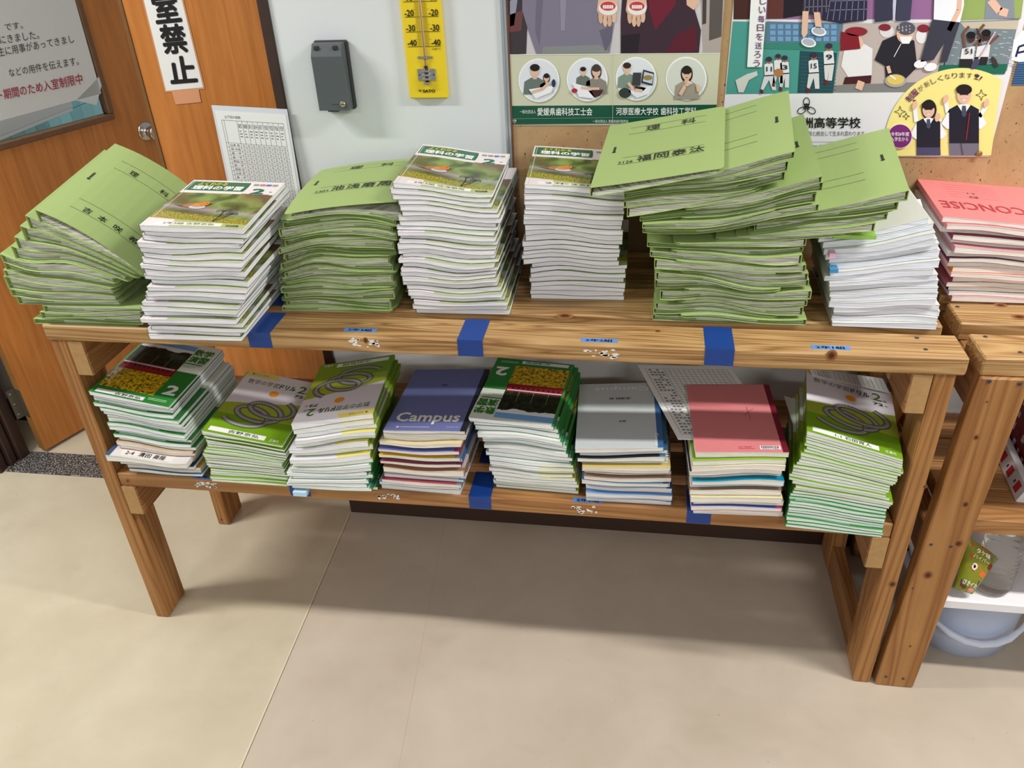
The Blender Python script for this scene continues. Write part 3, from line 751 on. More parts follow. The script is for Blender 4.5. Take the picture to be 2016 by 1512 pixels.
def d_enshu(name_txt=''):
    def f(I):
        p = Print(I.map)
        for ch, x0, y0 in (('数', .735, .82), ('学', .86, .82), ('演', .735, .70), ('習', .86, .70)): p.text(ch, x0, y0, x0+.115, y0+.10, (48, 120, 40), 1, .03)
        p.rect(.71, .665, .96, .682, (48, 120, 40), 1)
        for k in range(3): p.rect(.71, .645-.018*k, .95-.05*k, .65-.018*k, (120, 150, 110), 1)
        p.build('title_lettering', I.cover)
        p = Print(I.map); p.text('2', .80, .165, .94, .30, (238, 242, 236), 1, .03); p.build('grade_number', I.cover)
        p = Print(I.map)      # printed sunflower heads and the red train
        rr = random.Random(3)
        for k in range(46):
            q = rr.random(); y = .13+.17*q; x = rr.uniform(.03, .69); R_ = .030*(1-.65*q)
            p.ell(x, y, R_, R_*.62, (236, 190, 40), 2, 9); p.ell(x, y, R_*.55, R_*.34, (98, 52, 14), 3, 8)
        p.build('sunflower_picture', I.cover)
        p = Print(I.map); p.rect(.03, .43, .70, .53, (150, 26, 40), 2, 6, 1); p.rect(.03, .515, .70, .535, (196, 190, 186), 3, 6, 1)
        for k in range(10): p.rect(.06+k*.062, .475, .06+k*.062+.034, .505, (44, 30, 36), 3)
        for k in range(3): p.line([(.18+.18*k, .53), (.18+.18*k, .70)], .006, (130, 130, 124), 3)
        p.build('train_picture', I.cover)
        p = Print(I.map); p.text(name_txt or '2-1', .30, .025, .62, .062, (40, 40, 44), 2)
        for k in range(2): p.rect(.70, .05+.02*k, .93, .057+.02*k, (190, 214, 180), 2)
        p.build('name_writing', I.cover)
    return f
def d_file(title, name, num='', right=False, logo=True, hand=(46, 50, 44), cs=1., ly=(.88, .77, .385, .28), nx=.32):
    def f(I):
        p = Print(I.map)
        x0, x1 = (.2, .84) if not right else (.10, .74)
        for y in ly: p.rect(x0, y, x1, y+.0035, (96, 116, 62), 1, 6, 1)
        p.build('ruled_lines', I.cover)
        p = Print(I.map)
        lx = .10 if not right else .88
        if logo: p.ell(lx+.01, .50, .016, .012, (30, 34, 28), 1, 12); p.rect(lx, .515, lx+.02, .585, (40, 44, 36), 1)
        p.build('maker_mark', I.cover)
        if title or name:
            p = Print(I.map)
            if title:
                n = len(title)
                for k, ch in enumerate(title): xx = .34+.30*k*(2/n); p.text(ch, xx, ly[1]+.015, xx+.12*cs, ly[1]+.015+.085*cs, hand, 2, .006)
            if name:
                if title: p.build('title_writing', I.cover); p = Print(I.map)
                n = len(name); st = .55/max(n, 3)
                for k, ch in enumerate(name): p.text(ch, nx+st*k, ly[3]+.01, nx+st*k+.115*cs, ly[3]+.01+.085*cs, hand, 2, .006)
            if num:
                p.build('name_writing', I.cover); p = Print(I.map); p.text(num, .17, ly[3]+.01, .29, ly[3]+.05, hand, 2)
            p.build('handwriting', I.cover)
    return f
def d_campus(c=(226, 226, 214), inv_spine=False, line=(140, 144, 188)):
    def f(I):
        p = Print(I.map); p.text('Campus', .09, .10, .87, .27, c, 1, .02); p.build('title_lettering', I.cover)
        p = Print(I.map); p.rect(.14, .045, .175, .065, (220, 220, 226), 1); p.text('A', .148, .047, .167, .063, (90, 96, 140), 2); p.rect(.19, .05, .55, .06, (176, 178, 206), 1); p.text('KOKUYO', .76, .05, .90, .066, (200, 200, 216), 1)
        p.text('数学', .47, .70, .54, .735, BLK, 1); p.build('small_print', I.cover)
        p = Print(I.map)
        for k in range(26): p.rect(.08, .30+.026*k, .98, .3012+.026*k, line, 0, 4, 1)
        p.build('ruled_lines', I.cover)
    return f
def d_campus2(I):
    p = Print(I.map); p.text('Campus', .12, .05, .80, .13, (226, 228, 216), 1, .006); p.build('title_lettering', I.cover)
    p = Print(I.map)
    p.text('Campus', .0, .0, .0, .0, (226, 228, 216), 1); p.quadtext('Campus', (.10, .80), (.10, .97), (.05, .97), (.05, .80), (236, 238, 230), 1, .01)
    p.text('津浦野 聡', .35, .24, .62, .275, BLK, 2); p.text('数学', .42, .60, .50, .63, BLK, 2); p.build('handwriting', I.cover)
def d_pink(I):
    p = Print(I.map); p.rect(.70, .035, .92, .085, (232, 226, 224), 1)
    rr = random.Random(2); x = .715
    while x < .90: w_ = rr.uniform(.002, .008); p.rect(x, .05, x+w_, .08, BLK, 2); x += w_+rr.uniform(.003, .007)
    p.text('4901480', .72, .037, .90, .047, BLK, 2); p.build('barcode', I.cover)
    p = Print(I.map); p.text('コクヨS&T', .47, .06, .62, .08, (190, 60, 70), 1); p.rect(.47, .045, .64, .051, (190, 80, 84), 1); p.build('small_print', I.cover)
    p = Print(I.map); p.line([(.62, .52), (.74, .62)], .004, (130, 70, 74), 1); p.line([(.66, .64), (.68, .46)], .004, (130, 70, 74), 1); p.build('scribble', I.cover)
def d_concise(I):
    p = Print(I.map); p.text('CONCISE', .22, .62, .94, .78, (186, 60, 70), 1, -.006); p.rect(.10, .80, .17, .85, (170, 40, 52), 1); p.text('NOTEBOOK', .10, .70, .20, .73, (186, 70, 78), 1)
    for k in range(6): p.rect(.34, .18+.06*k, .80, .183+.06*k, (206, 110, 112), 1)
    p.text('数学', .55, .44, .63, .49, BLK, 2); p.text('2-1', .55, .36, .62, .39, BLK, 2); p.build('cover_print', I.cover)

def rep(k, n, **kw): return [dict(k=k, **kw) for _ in range(n)]
TOPZ = HT+T+.0004; LOWZ = ZS+T+.0004
# U1 : fan of green files at the left end
def files(pattern, **kw): return [dict(k='file', sp=-1 if c == 'L' else 1, **kw) for c in pattern]
its = files('LRLL')
_, s1 = stack(its, [K(0, 52, 632, 285, 655, .0), K(1, 78, 596, 300, 612, .0)], TOPZ, 'the flat base of the leftmost fan', 'green files at left end', seed=1, top=[(50, 600), (290, 606)])
its = files('LLLLLLLLLLL', t=1.)
its[-1].update(dec=d_file('理科', '吉本咲希', hand=(18, 20, 18), cs=.62, ly=(.83, .72, .27, .16), nx=.3), label='tilted green file on top of the leftmost fan, lettered 理科', gap=.02, pf=.5)
fan, _ = stack(its, [K(0, 22, 575, 235, 606, .0), K(.25, -2, 545, 250, 606, .0), K(.5, -6, 505, 260, 600, .0), K(.75, 40, 462, 285, 590, .0), K(.9, 66, 440, 290, 570, .0), K(1, 80.5, 413, 296, 556, .0)], s1, 'the leftmost fan of green files', 'green files at left end',
               top=[(80.5, 413), (150, 446), (230, 500), (296, 556)], sy=.12, seed=2, yawt=2, jit=(.006, .004, .01))
# U2
its = rep('sci', 22); its[-1]['dec'] = d_science('2年3組 吉野京弘'); its[-1]['label'] = 'science workbook on top of the leftmost white stack, bird on cover'
stack(its, [K(0, 290, 668, 489, 680, -.045), K(.13, 290, 645, 484, 655, -.045), K(.28, 269, 610, 466, 625, -.043), K(.45, 282, 570, 491, 580, -.04), K(.56, 283, 544, 486, 556, -.04), K(.8, 271.6, 481, 474, 493, -.035), K(1, 289, 437, 489, 452, -.03)], TOPZ, 'the leftmost science workbook stack', 'science workbooks, left stack', jit=(.008, .006, .03), seed=3, yawt=4.5)
# U3
its = [dict(k='file', sp=-1 if (i//2) % 2 == 0 else 1) for i in range(24)]
its[-1].update(sp=1, dec=d_file('理科', '池浅磨周', '2301'), label='domed green file on top of the pile below the grey box', pf=.35, gap=.01, t=2.6)
stack(its, [K(0, 553, 604, 785, 622, .105), K(.04, 553, 604, 785, 622, .105), K(.08, 528, 580, 800, 590, .11), K(.35, 526, 531, 801, 548, .115), K(.6, 536, 489, 794, 470, .12), K(.85, 539, 437, 787.5, 425.5, .12), K(1, 554, 416, 780, 402, .12)], TOPZ, 'the green file pile below the grey box', 'green files, pile below grey box', jit=(.008, .005, .02), seed=4, yawt=5, top=[(530, 424), (600, 412), (680, 405), (785, 402)], sy=.10, qy=-.32)
# U4
its = rep('sci', 27); its[-1]['dec'] = d_science('2年3組 池浅磨周'); its[-1]['label'] = 'science workbook topping the tallest white stack, under the thermometer'
stack(its, [K(0, 818, 616, 1003, 621, .107), K(.1, 816, 601, 1000, 603, .107), K(.2, 800, 558, 977, 577, .11), K(.4, 788, 518, 979, 527, .112), K(.55, 788, 463, 972, 484, .115), K(.7, 785, 432, 972, 460, .12), K(.85, 795, 398, 979, 422, .125), K(.93, 771, 375, 958, 410, .125), K(1, 782, 359, 970, 384, .13)], TOPZ, 'the white workbook stack under the thermometer', 'science workbooks, stack under thermometer', jit=(.0045, .004, .022), seed=5, yawt=1, top=[(782, 359), (850, 368), (915, 382), (970, 382)])
# U5
its = rep('sci', 24); its[-1]['dec'] = d_science('2年2組'); its[-1]['label'] = 'science workbook topping the stack half covered by a green file'
stack(its, [K(0, 1046, 586, 1224, 594, .19), K(.32, 1049, 524, 1229, 531, .19), K(.36, 1030, 511, 1214, 518, .19), K(.6, 1031, 450, 1226, 456, .185), K(.8, 1033, 393, 1228, 400, .18), K(1, 1039, 360, 1224, 376, .18)], TOPZ, 'the workbook stack left of the leaning green files', 'science workbooks, stack below left poster', jit=(.003, .003, .012), seed=6, yawt=2.6)
# U7 : textbooks (before the files that lean on them)
its = rep('text', 17, ); its[-1]['label'] = 'science textbook on top of the bluish stack, under green files'
_, s7 = stack(its, [K(0, 1643, 644, 1838, 647, .11), K(.12, 1655, 612, 1850, 604, .112), K(.3, 1640, 590, 1842, 570, .115), K(.55, 1632, 540, 1842, 525, .115), K(.8, 1634, 500, 1846, 484, .12), K(1, 1612, 468, 1826, 438, .13)], TOPZ, 'the bluish textbook stack', 'bluish science textbooks', jit=(.006, .006, .03), seed=7, yawt=-2, top=[(1612, 470), (1720, 458), (1826, 428)])
# U6 : big pile of files
pat = 'LRLLRRLRLLRRLRLRRLR'
its = files(pat)
for i, it in enumerate(its): it['dx'] = -.022 if it['sp'] < 0 else .022
_, g1 = stack(its, [K(0, 1305, 632, 1560, 640, .10), K(.3, 1310, 590, 1575, 590, .10), K(.6, 1310, 545, 1575, 545, .10), K(.85, 1296, 500, 1560, 500, .10), K(1, 1296, 474, 1560, 474, .10)], TOPZ, 'the big green pile\'s lower part', 'green files, lower part of big pile', jit=(.006, .006, .02), seed=8, top=[(1250, 470), (1340, 478), (1420, 476), (1500, 478), (1600, 466)])
bz = np.where(GX > 1.62, np.maximum(g1.z, s7.z+.002), g1.z); b2s = Surf(smooth(bz, 61), .1, .02, 0)
its = files('LRRLRR', t=.8); its[-1].update(dec=d_file('', '', right=True), label='green file at far right of the big pile, leaning over textbooks', gap=.02)
_, g2 = stack(its, [K(0, 1402, 470, 1660, 456, .10), K(.5, 1490, 452, 1745, 425, .10), K(1, 1532, 432, 1787, 368, .10)], b2s, 'the big green pile\'s right fan', 'green files, right fan of big pile', jit=(.012, .006, .02), seed=9, yawt=-5.5, top=[(1250, 460), (1400, 458), (1530, 430), (1660, 404), (1787, 366)], sy=.05)
its = files('LRLRLRR', t=.8)
for it in its: it['dx'] = -.03 if it['sp'] < 0 else .045
its[-1].update(dec=d_file('', '', right=True), label='green file in mid pile with maker mark, right of tall pile')
_, g3 = stack(its, [K(0, 1300, 470, 1560, 430, .095), K(.6, 1285, 440, 1545, 396, .09), K(1, 1305, 415, 1562, 366, .09)], g2, 'the big green pile\'s middle fan', 'green files, middle fan of big pile', jit=(.008, .005, .02), seed=10, yawt=-2, top=[(1235, 430), (1340, 412), (1450, 388), (1545, 365), (1620, 340)], sy=.08)
its = files('LLRLRR', t=.9)
for it in its: it['dx'] = -.018 if it['sp'] < 0 else .03
its[-1].update(dec=d_file('', '', right=True), label='green file second from top of the big pile, spine at right')
_, g4 = stack(its, [K(0, 1262, 430, 1515, 385, .09), K(.6, 1250, 405, 1505, 350, .09), K(1, 1268, 380, 1522, 318, .085)], g3, 'the big green pile\'s upper fan', 'green files, upper fan of big pile', jit=(.006, .005, .02), seed=11, yawt=-5, n_above=1, top=[(1164, 392), (1290, 366), (1420, 338), (1543, 298)], sy=.08)
its = files('L'); its[0].update(dec=d_file('理科', '福岡泰汰', '2126'), label='green file on top of the big pile, reaching over the workbooks', pf=.4, gap=.01)
stack(its, [K(0, 1164, 380, 1421, 333, .085), K(1, 1164, 374, 1421, 331, .085)], g4, 'the big green pile', 'green files, upper fan of big pile', jit=(0, 0, 0), seed=12, yawt=-5, top=[(1164, 373), (1290, 352), (1421, 327)], sy=.09)
# U8 : pink notebooks on the neighbouring shelf
cols = [(222, 150, 156), (196, 196, 196), (60, 22, 26), (170, 96, 104), (150, 70, 78), (232, 170, 172), (232, 150, 40), (214, 170, 172), (96, 40, 60), (224, 220, 216), (212, 150, 154), (208, 206, 204), (150, 60, 90), (226, 222, 216), (214, 140, 146), (226, 130, 130)]
its = [dict(k='note', col=c, desc='pink notebook' if c[0] > 200 and c[1] < 180 else 'notebook', sp=-1, ws=1.2 if i > 12 else 1.12) for i, c in enumerate(cols)]
its[-1].update(dec=d_concise, label='salmon pink notebook topping the stack at the far right', inv=True)
stack(its, [K(0, 1888, 590, 2085, 600, .235), K(.2, 1878, 562, 2078, 570, .235), K(.5, 1888, 500, 2085, 505, .235), K(1, 1880, 430, 2084, 448, .235)], HT+T+.0004, 'the pink notebook stack at far right', 'notebooks on the neighbouring shelf', jit=(.007, .008, .02), seed=13, yawt=-2)

# ---- lower shelf
# L1
its = []
for c, ds in (((216, 220, 224), 'white notebook'), ((40, 110, 150), 'teal notebook'), ((206, 206, 214), 'grey-white notebook'), ((196, 150, 50), 'mustard notebook'), ((52, 70, 110), 'navy notebook'), ((206, 210, 214), 'pale notebook')):
    its.append(dict(k='note', col=c, desc=ds))
its.append(dict(k='note', col=(204, 200, 196), sc=(60, 80, 110), desc='grey clear-cover binder', t=1.5, ws=1.08, dy=-.022, label='grey binder with handwritten white label in the lower left stack'))
def d_binder(I):
    p = Print(I.map); p.rect(.16, .02, .80, .20, (214, 208, 200), 0, 4, 2); p.text('数学', .26, .13, .40, .185, BLK, 2, .01); p.text('2-4', .22, .04, .32, .085, BLK, 2, .004); p.text('清田 奏隆', .38, .035, .70, .095, BLK, 2, .01); p.build('name_label', I.cover)
its[-1]['dec'] = d_binder
its += [dict(k='note', col=(176, 70, 76), desc='dull red notebook'), dict(k='note', col=(190, 150, 110), desc='tan notebook')]
its += rep('enshu', 13); its[-1].update(dec=d_enshu('吉野京弘'), label='tilted maths exercise book on top of the far left lower stack')
stack(its, [K(0, 248, 926, 408, 934, .005), K(.12, 238, 897, 395, 910, .002), K(.3, 216, 876, 380, 886, .0), K(.42, 222, 846, 390, 856, .005), K(.55, 203, 814, 369, 832, .005), K(.75, 187, 779, 350.6, 811, .003), K(1, 170, 767, 327, 800, .0)], LOWZ, 'the far left lower stack', 'books in the far left lower stack', jit=(.006, .006, .015), seed=21, yawt=0)
# L2
its = rep('drill', 22); its[-1].update(dec=d_drill('吉野京弘'), label='maths drill book topping the second lower stack from left')
stack(its, [K(0, 413, 948, 567, 959, -.003), K(.2, 412, 929, 564, 940, 0), K(.5, 399, 902, 559, 910, 0), K(.8, 405, 865, 560, 885, 0), K(1, 400, 845, 548, 876, 0)], LOWZ, 'the second lower stack', 'drill books, second lower stack', jit=(.004, .004, .015), seed=22, yawt=1)
# L3
its = rep('enshu', 8, inv=True, sp=1) + rep('drill', 9, inv=True, sp=1, t=1.1); its[-1].update(dec=d_drill('次田悠翔'), label='upside-down maths drill book topping the third lower stack from left')
stack(its, [K(0, 578, 967, 741, 972, -.012), K(.15, 565, 947, 739, 950, -.01), K(.35, 556, 919, 738, 922, -.006), K(.45, 578, 914, 743, 914, -.006), K(.6, 568, 885, 735, 885, -.005), K(.8, 566, 854, 740, 850, -.005), K(1, 573, 835, 737, 821, -.005)], LOWZ, 'the third lower stack from left', 'books in the third lower stack', jit=(.008, .009, .02), seed=23, yawt=5)
# L4
C4 = [((206, 220, 232), 0, 'pale blue notebook'), ((222, 226, 230), 0, 'white notebook'), ((140, 188, 222), (40, 110, 170), 'light blue notebook'), ((158, 58, 70), (110, 112, 116), 'dark red notebook'), ((186, 198, 214), (40, 120, 180), 'grey-blue notebook'), ((214, 214, 216), 0, 'white notebook'), ((168, 126, 92), 0, 'brown spiral notebook'),
      ((200, 200, 204), 0, 'grey notebook'), ((150, 76, 84), (110, 30, 50), 'maroon notebook'), ((226, 226, 230), (60, 100, 160), 'white notebook'), ((238, 192, 26), (120, 120, 124), 'yellow notebook'), ((206, 180, 196), (40, 90, 60), 'pinkish notebook'), ((92, 100, 164), (120, 40, 80), 'blue notebook'), ((190, 190, 196), 0, 'grey notebook'), ((214, 196, 150), 0, 'beige notebook'), ((206, 206, 208), 0, 'grey spiral notebook'), ((234, 230, 220), 0, 'cream notebook'), ((104, 110, 160), (30, 32, 44), 'purple-blue notebook')]
its = [dict(k='note', col=c, sc=s_ or None, desc=d_, sp=1) for c, s_, d_ in C4]
its[6]['wire'] = True; its[15]['wire'] = True; its[6]['t'] = 1.2; its[15]['t'] = 1.1
its[-1].update(dec=d_campus(), label='purple-blue notebook with large pale lettering topping the fourth lower stack')
stack(its, [K(0, 744, 968, 905, 976, .0), K(.2, 746, 947, 913, 949, 0), K(.35, 752, 935, 918, 938, 0), K(.6, 742, 878, 905, 886, .003), K(1, 751, 848, 916, 847, .005)], LOWZ, 'the fourth lower stack from left', 'notebooks, fourth lower stack', jit=(.005, .003, .015), seed=24, yawt=-2)
# L5
its = rep('drill', 9, inv=True, sp=1) + rep('enshu', 10, inv=True, sp=1, t=1.); its[-1].update(dec=d_enshu('松浦野聡'), label='upside-down maths exercise book topping the fifth lower stack')
stack(its, [K(0, 981, 968, 1137, 971, .03), K(.35, 968, 925, 1132, 922, .032), K(.45, 966, 918, 1134, 911, .033), K(.6, 952, 889, 1127, 884, .034), K(.8, 941, 857, 1115, 855, .035), K(1, 923, 826, 1092, 837, .035)], LOWZ, 'the fifth lower stack from left', 'books in the fifth lower stack', jit=(.006, .007, .015), seed=25, yawt=-5)
# L6
C6 = [((214, 224, 236), (50, 90, 160), 'white notebook'), ((206, 218, 232), (40, 80, 150), 'pale blue notebook'), ((110, 150, 200), 0, 'blue notebook'), ((216, 222, 230), (40, 80, 160), 'white notebook'), ((226, 228, 232), 0, 'white spiral notebook'), ((56, 116, 146), (24, 60, 100), 'teal blue notebook'), ((150, 122, 100), 0, 'brown notebook'), ((116, 140, 146), (30, 32, 36), 'grey-green notebook'), ((222, 140, 144), (110, 24, 44), 'pink notebook'), ((204, 178, 92), 0, 'mustard notebook'),
      ((212, 212, 206), 0, 'grey spiral notebook'), ((26, 26, 30), (60, 110, 130), 'black notebook'), ((220, 216, 208), (60, 100, 130), 'cream notebook'), ((190, 196, 196), (56, 96, 146), 'pale grey notebook')]
its = [dict(k='note', col=c, sc=s_ or None, desc=d_, sp=1) for c, s_, d_ in C6]
its[4]['wire'] = True; its[10]['wire'] = True
its[-1].update(dec=d_campus2, inv=True, label='pale grey notebook with blue spine topping the sixth lower stack')
stack(its, [K(0, 1144, 985, 1328, 1001, .01), K(.3, 1143, 963, 1326, 965, .012), K(.6, 1141, 922, 1323, 927, .015), K(1, 1132, 881, 1312, 883, .015)], LOWZ, 'the sixth lower stack from left', 'notebooks, sixth lower stack', jit=(.004, .003, .015), seed=26, yawt=2.5)
# L7
C7 = [((226, 226, 228), 0, 'white notebook'), ((220, 222, 228), 0, 'white notebook'), ((58, 82, 168), (160, 40, 100), 'blue notebook'), ((150, 122, 96), 0, 'brown spiral notebook'), ((208, 198, 146), 0, 'pale olive notebook'), ((150, 120, 96), 0, 'brown notebook'), ((222, 214, 206), 0, 'white notebook'), ((0, 132, 162), 0, 'teal notebook'), ((214, 206, 200), 0, 'worn white notebook'), ((40, 38, 42), 0, 'black notebook'), ((230, 206, 186), 0, 'peach notebook'), ((122, 166, 40), 0, 'lime book'), ((212, 126, 128), (110, 24, 40), 'pink notebook')]
its = [dict(k='note', col=c, sc=s_ or None, desc=d_, sp=1) for c, s_, d_ in C7]
its[3].update(wire=True, sp=-1); its[5].update(wire=True, sp=-1)
its[2]['dy'] = -.013; its[4]['dy'] = -.013
def d_blue(I):
    p = Print(I.map); p.text('福岡泰汰', .60, .03, .92, .085, (14, 16, 40), 2, .01); p.rect(.10, .06, .14, .085, (220, 224, 236), 1); p.rect(.16, .066, .40, .076, (170, 184, 226), 1); p.text('数学', .12, .02, .20, .05, (14, 16, 40), 2); p.build('handwriting', I.cover)
its[2]['dec'] = d_blue
its[-1].update(dec=d_pink, label='pink notebook with barcode and dark red spine, seventh lower stack', ws=1.0)
stack(its, [K(0, 1362, 1013, 1542, 1029, -.008), K(.15, 1360, 1005, 1544, 1012, -.008), K(.35, 1358, 968, 1546, 974, -.006), K(.55, 1357, 935, 1543, 944, -.005), K(.75, 1360, 914, 1545, 914, -.005), K(1, 1370, 888, 1556, 894, -.005)], LOWZ, 'the stack topped by the pink notebook', 'notebooks, seventh lower stack', jit=(.004, .003, .015), seed=27, yawt=3.3, n_above=0)
# L8
its = rep('enshu', 10) + rep('drill', 20); its[-1].update(dec=d_drill('1-1 石田寛人'), label='maths drill book topping the far right lower stack')
stack(its, [K(0, 1564, 1036, 1720, 1058, -.035), K(.12, 1563, 1008, 1734, 1024, -.03), K(.3, 1564, 966, 1744, 990, -.02), K(.4, 1576, 952, 1750, 976, -.015), K(.5, 1561, 933, 1734, 976, -.012), K(.6, 1568, 917, 1745, 954, -.01), K(.8, 1593, 881, 1768, 923, -.003), K(1, 1596, 856, 1771, 897, .0)], LOWZ, 'the far right lower stack', 'books in the far right lower stack', jit=(.003, .003, .01), seed=28, yawt=-8.7)
# ------------------------------------------------------------------ things on the doors
PL = leaf(.3, .006, 1.2); PN = (NN[0], NN[1], 0)
def on_leaf(u, v, off=0.): return onP(u, v, (PL[0]+NN[0]*off, PL[1]+NN[1]*off, 0), PN)
def thin(P, nrm, t):
    """thin plate from 4 corner points, thickness t along -nrm"""
    nrm = np.array(nrm); V = [tuple(np.array(p)-nrm*t) for p in P]+[tuple(p) for p in P]; return V, list(BF)
a, b, c, d = on_leaf(-60, 254), on_leaf(199, 184), on_leaf(146, -5), on_leaf(-60, 40)
up_ = np.array((0, 0, .22))
ns = thing('notice_sheet', 'white notice in clear sleeve on the glazed door, last line red', 'notice', tuple(a))
LAM = plain('laminated_paper', (222, 222, 216), .25, .5)
mk('paper', *thin([a, b, c, d+up_*.3], PN, .0008), LAM, ns)
p = Print(lambda u, v, l: tuple(on_leaf(u, v, .0006+.0003*l)))
for s_, q in (('です。', ((10, 61), (46, 56), (43, 42), (8, 47))), ('にきました。', ((1, 87), (78, 76), (74, 60), (-2, 71))), ('生に用事があってきまし', ((-2, 112), (147, 84), (143, 68), (-6, 94))), ('などの用件を伝えます。', ((19, 152), (156, 128), (152, 111), (16, 136)))):
    p.quadtext(s_, *q, (60, 60, 62), 1)
p.build('black_lettering', ns)
p = Print(lambda u, v, l: tuple(on_leaf(u, v, .0006+.0003*l))); p.quadtext('ト期間のため入室制限中', (-2, 198), (164, 165), (160, 144), (-6, 178), (176, 40, 60), 1, .005); p.build('red_lettering', ns)
mk('sleeve_corner', *thin([on_leaf(150, 198), on_leaf(190, 207), on_leaf(201, 165), on_leaf(196, 150)], PN, .0006), plain('clear_film', (210, 216, 214), .15, .5), ns)

YD = .6385
es = thing('entry_sign', 'vertical white sign with bold black characters on the plain door leaf', 'sign', tuple(onY(365, 176, YD)))
q = [onY(327, 179, YD), onY(400, 172, YD), onY(358, 0, YD), onY(283, 0, YD)]
q[2] = q[2]+(q[2]-q[1])*.75; q[3] = q[3]+(q[3]-q[0])*.75
mk('paper', *thin(q, (0, -1, 0), .0008), PAPER, es)
qs = [q[0]+np.array((-.004, .0004, -.004)), q[1]+np.array((.004, .0004, -.004)), q[2]+np.array((.004, .0004, 0)), q[3]+np.array((-.004, .0004, 0))]
mk('laminate_border', *thin(qs, (0, -1, 0), .0005), plain('clear_border', (206, 150, 104), .2, .5), es)
p = Print(lambda u, v, l: tuple(onY(u, v, YD-.0006-.0003*l)))
for ch, qq in (('止', ((338, 164), (388, 160), (379, 111), (329, 113))), ('禁', ((325, 106), (371, 102), (359, 47), (312, 51))), ('室', ((309, 46), (357, 41), (343, -15), (296, -9))), ('入', ((293, -16), (342, -21), (329, -76), (281, -70)))):
    p.quadtext(ch, *qq, (26, 24, 24), 1, .026)
p.build('lettering', es)
mk('tape_piece', *thin([onY(346, 206, YD), onY(396, 201, YD), onY(391, 176, YD), onY(338, 180, YD)], (0, -1, 0), .0011), plain('milky_tape', (214, 152, 112), .4), es)

# attendance chart leaning against the door post
def pt(x, y, z): return np.array((x, y, z))
TL, TR = onY(416, 207, .464), onY(565, 215, .464); dn = (onY(592, 378, .455)-TR); dn = dn/np.linalg.norm(dn)
Lh = (TR[2]-(HT+T+.001))/(-dn[2]); BR, BL = TR+dn*Lh, TL+dn*(Lh-.008)
ch = thing('attendance_chart', 'laminated handwritten attendance chart leaning between the door post and stacks', 'chart', tuple((BL+BR)/2))
cn = np.cross(TR-TL, TL-BL); cn = cn/np.linalg.norm(cn); cn = cn if cn[1] < 0 else -cn
mk('laminate', *thin([BL, BR, TR, TL], cn, .001), plain('glossy_laminate', (214, 218, 226), .2, .5), ch)
def cm(u, v, l): return tuple((BL*(1-u)+BR*u)*(1-v)+(TL*(1-u)+TR*u)*v + cn*(.0006+.0003*l))
p = Print(cm); p.rect(.03, .02, .97, .965, (232, 233, 230), 0); p.build('paper', ch)
p = Print(cm); g0, g1, h0, h1 = .13, .92, .03, .90
rows = 24; cols = 9
for k in range(rows+1): y = h0+(h1-.16-h0)*k/rows; p.rect(g0-.03, y-.0008, g1, y+.0008, (90, 92, 96), 1)
p.rect(g0-.03, h1-.001, g1, h1+.001, (60, 60, 64), 1)
for k in range(cols+1): x = .30+(g1-.30)*k/cols; p.rect(x-.0015, h0, x+.0015, h1, (90, 92, 96), 1)
for x in (g0-.03, g0): p.rect(x-.0015, h0, x+.0015, h1, (70, 70, 74), 1)
p.build('table_lines', ch)
p = Print(cm); rr = random.Random(9)
p.text('山下班の宿題', .15, .915, .36, .935, (90, 90, 96), 2)
for i in range(rows):
    y = h0+(h1-.16-h0)*(i+.5)/rows; p.text(rr.choice(['山本 花', '木村 光', '中田 学', '林 大地', '森 一平', '原田 空']), .15, y-.009, .28, y+.009, (60, 60, 66), 2)
    for k in range(cols):
        x = .30+(g1-.30)*(k+.5)/cols; cc = (110, 112, 118) if rr.random() < .93 else (190, 80, 90)
        for a_ in range(8):
            t0, t1 = 2*math.pi*a_/8, 2*math.pi*(a_+1)/8; p.line([(x+.014*math.cos(t0), y+.007*math.sin(t0)), (x+.014*math.cos(t1), y+.007*math.sin(t1))], .003, cc, 2)
for k in range(cols):
    x = .30+(g1-.30)*(k+.5)/cols; p.text('%d/%d' % (8+k//5, 5+3*k % 25), x-.022, .85, x+.022, .88, (80, 80, 86), 2)
    for j in range(3): p.line([(x-.02, .83-.02*j), (x+.02*rr.random(), .83-.02*j)], .006, (120, 120, 126), 2)
p.build('handwriting', ch)

# grey key box
kb = thing('key_box', 'small dark grey lidded box with round lock on the white wall', 'box', (.557, .474, 1.226))
GREY = plain('dark_grey_plastic', (84, 90, 92), .4, .4); GREYD = plain('blackish_plastic', (44, 46, 48), .45)
mk('back_plate', *box(.5185, .598, .462, .474, 1.2255, 1.373, .004), GREYD, kb)
x0, x1, y0, y1 = .5215, .592, .432, .463
V = [(x0, y0, 1.230), (x1, y0, 1.230), (x1, y0, 1.345), (x0, y0, 1.345), (x0+.002, y0+.012, 1.370), (x1-.002, y0+.012, 1.370), (x1, y1, 1.230), (x0, y1, 1.230), (x1, y1, 1.370), (x0, y1, 1.370)]
F = [(0, 1, 2, 3), (3, 2, 5, 4), (4, 5, 8, 9), (1, 6, 8, 5, 2), (7, 0, 3, 4, 9), (0, 7, 6, 1), (6, 7, 9, 8)]
lid = mk('lid', V, F, GREY, kb)
mk('hinge_tab', *box(x0+.008, x0+.018, y0+.003, y0+.012, 1.358, 1.366, .001), GREYD, lid); mk('hinge_tab', *box(x1-.02, x1-.010, y0+.003, y0+.012, 1.358, 1.366, .001), GREYD, lid)
mk('lock', *lathe([(.0065, -.001), (.0065, .002), (.0055, .003)], (.579, y0, 1.244), 'y', 20), plain('brass_lock', (190, 180, 150), .3, .5, .8), kb)
mk('lock_slot', *box(.5755, .5825, y0-.0036, y0-.003, 1.2433, 1.2447), INK, kb)
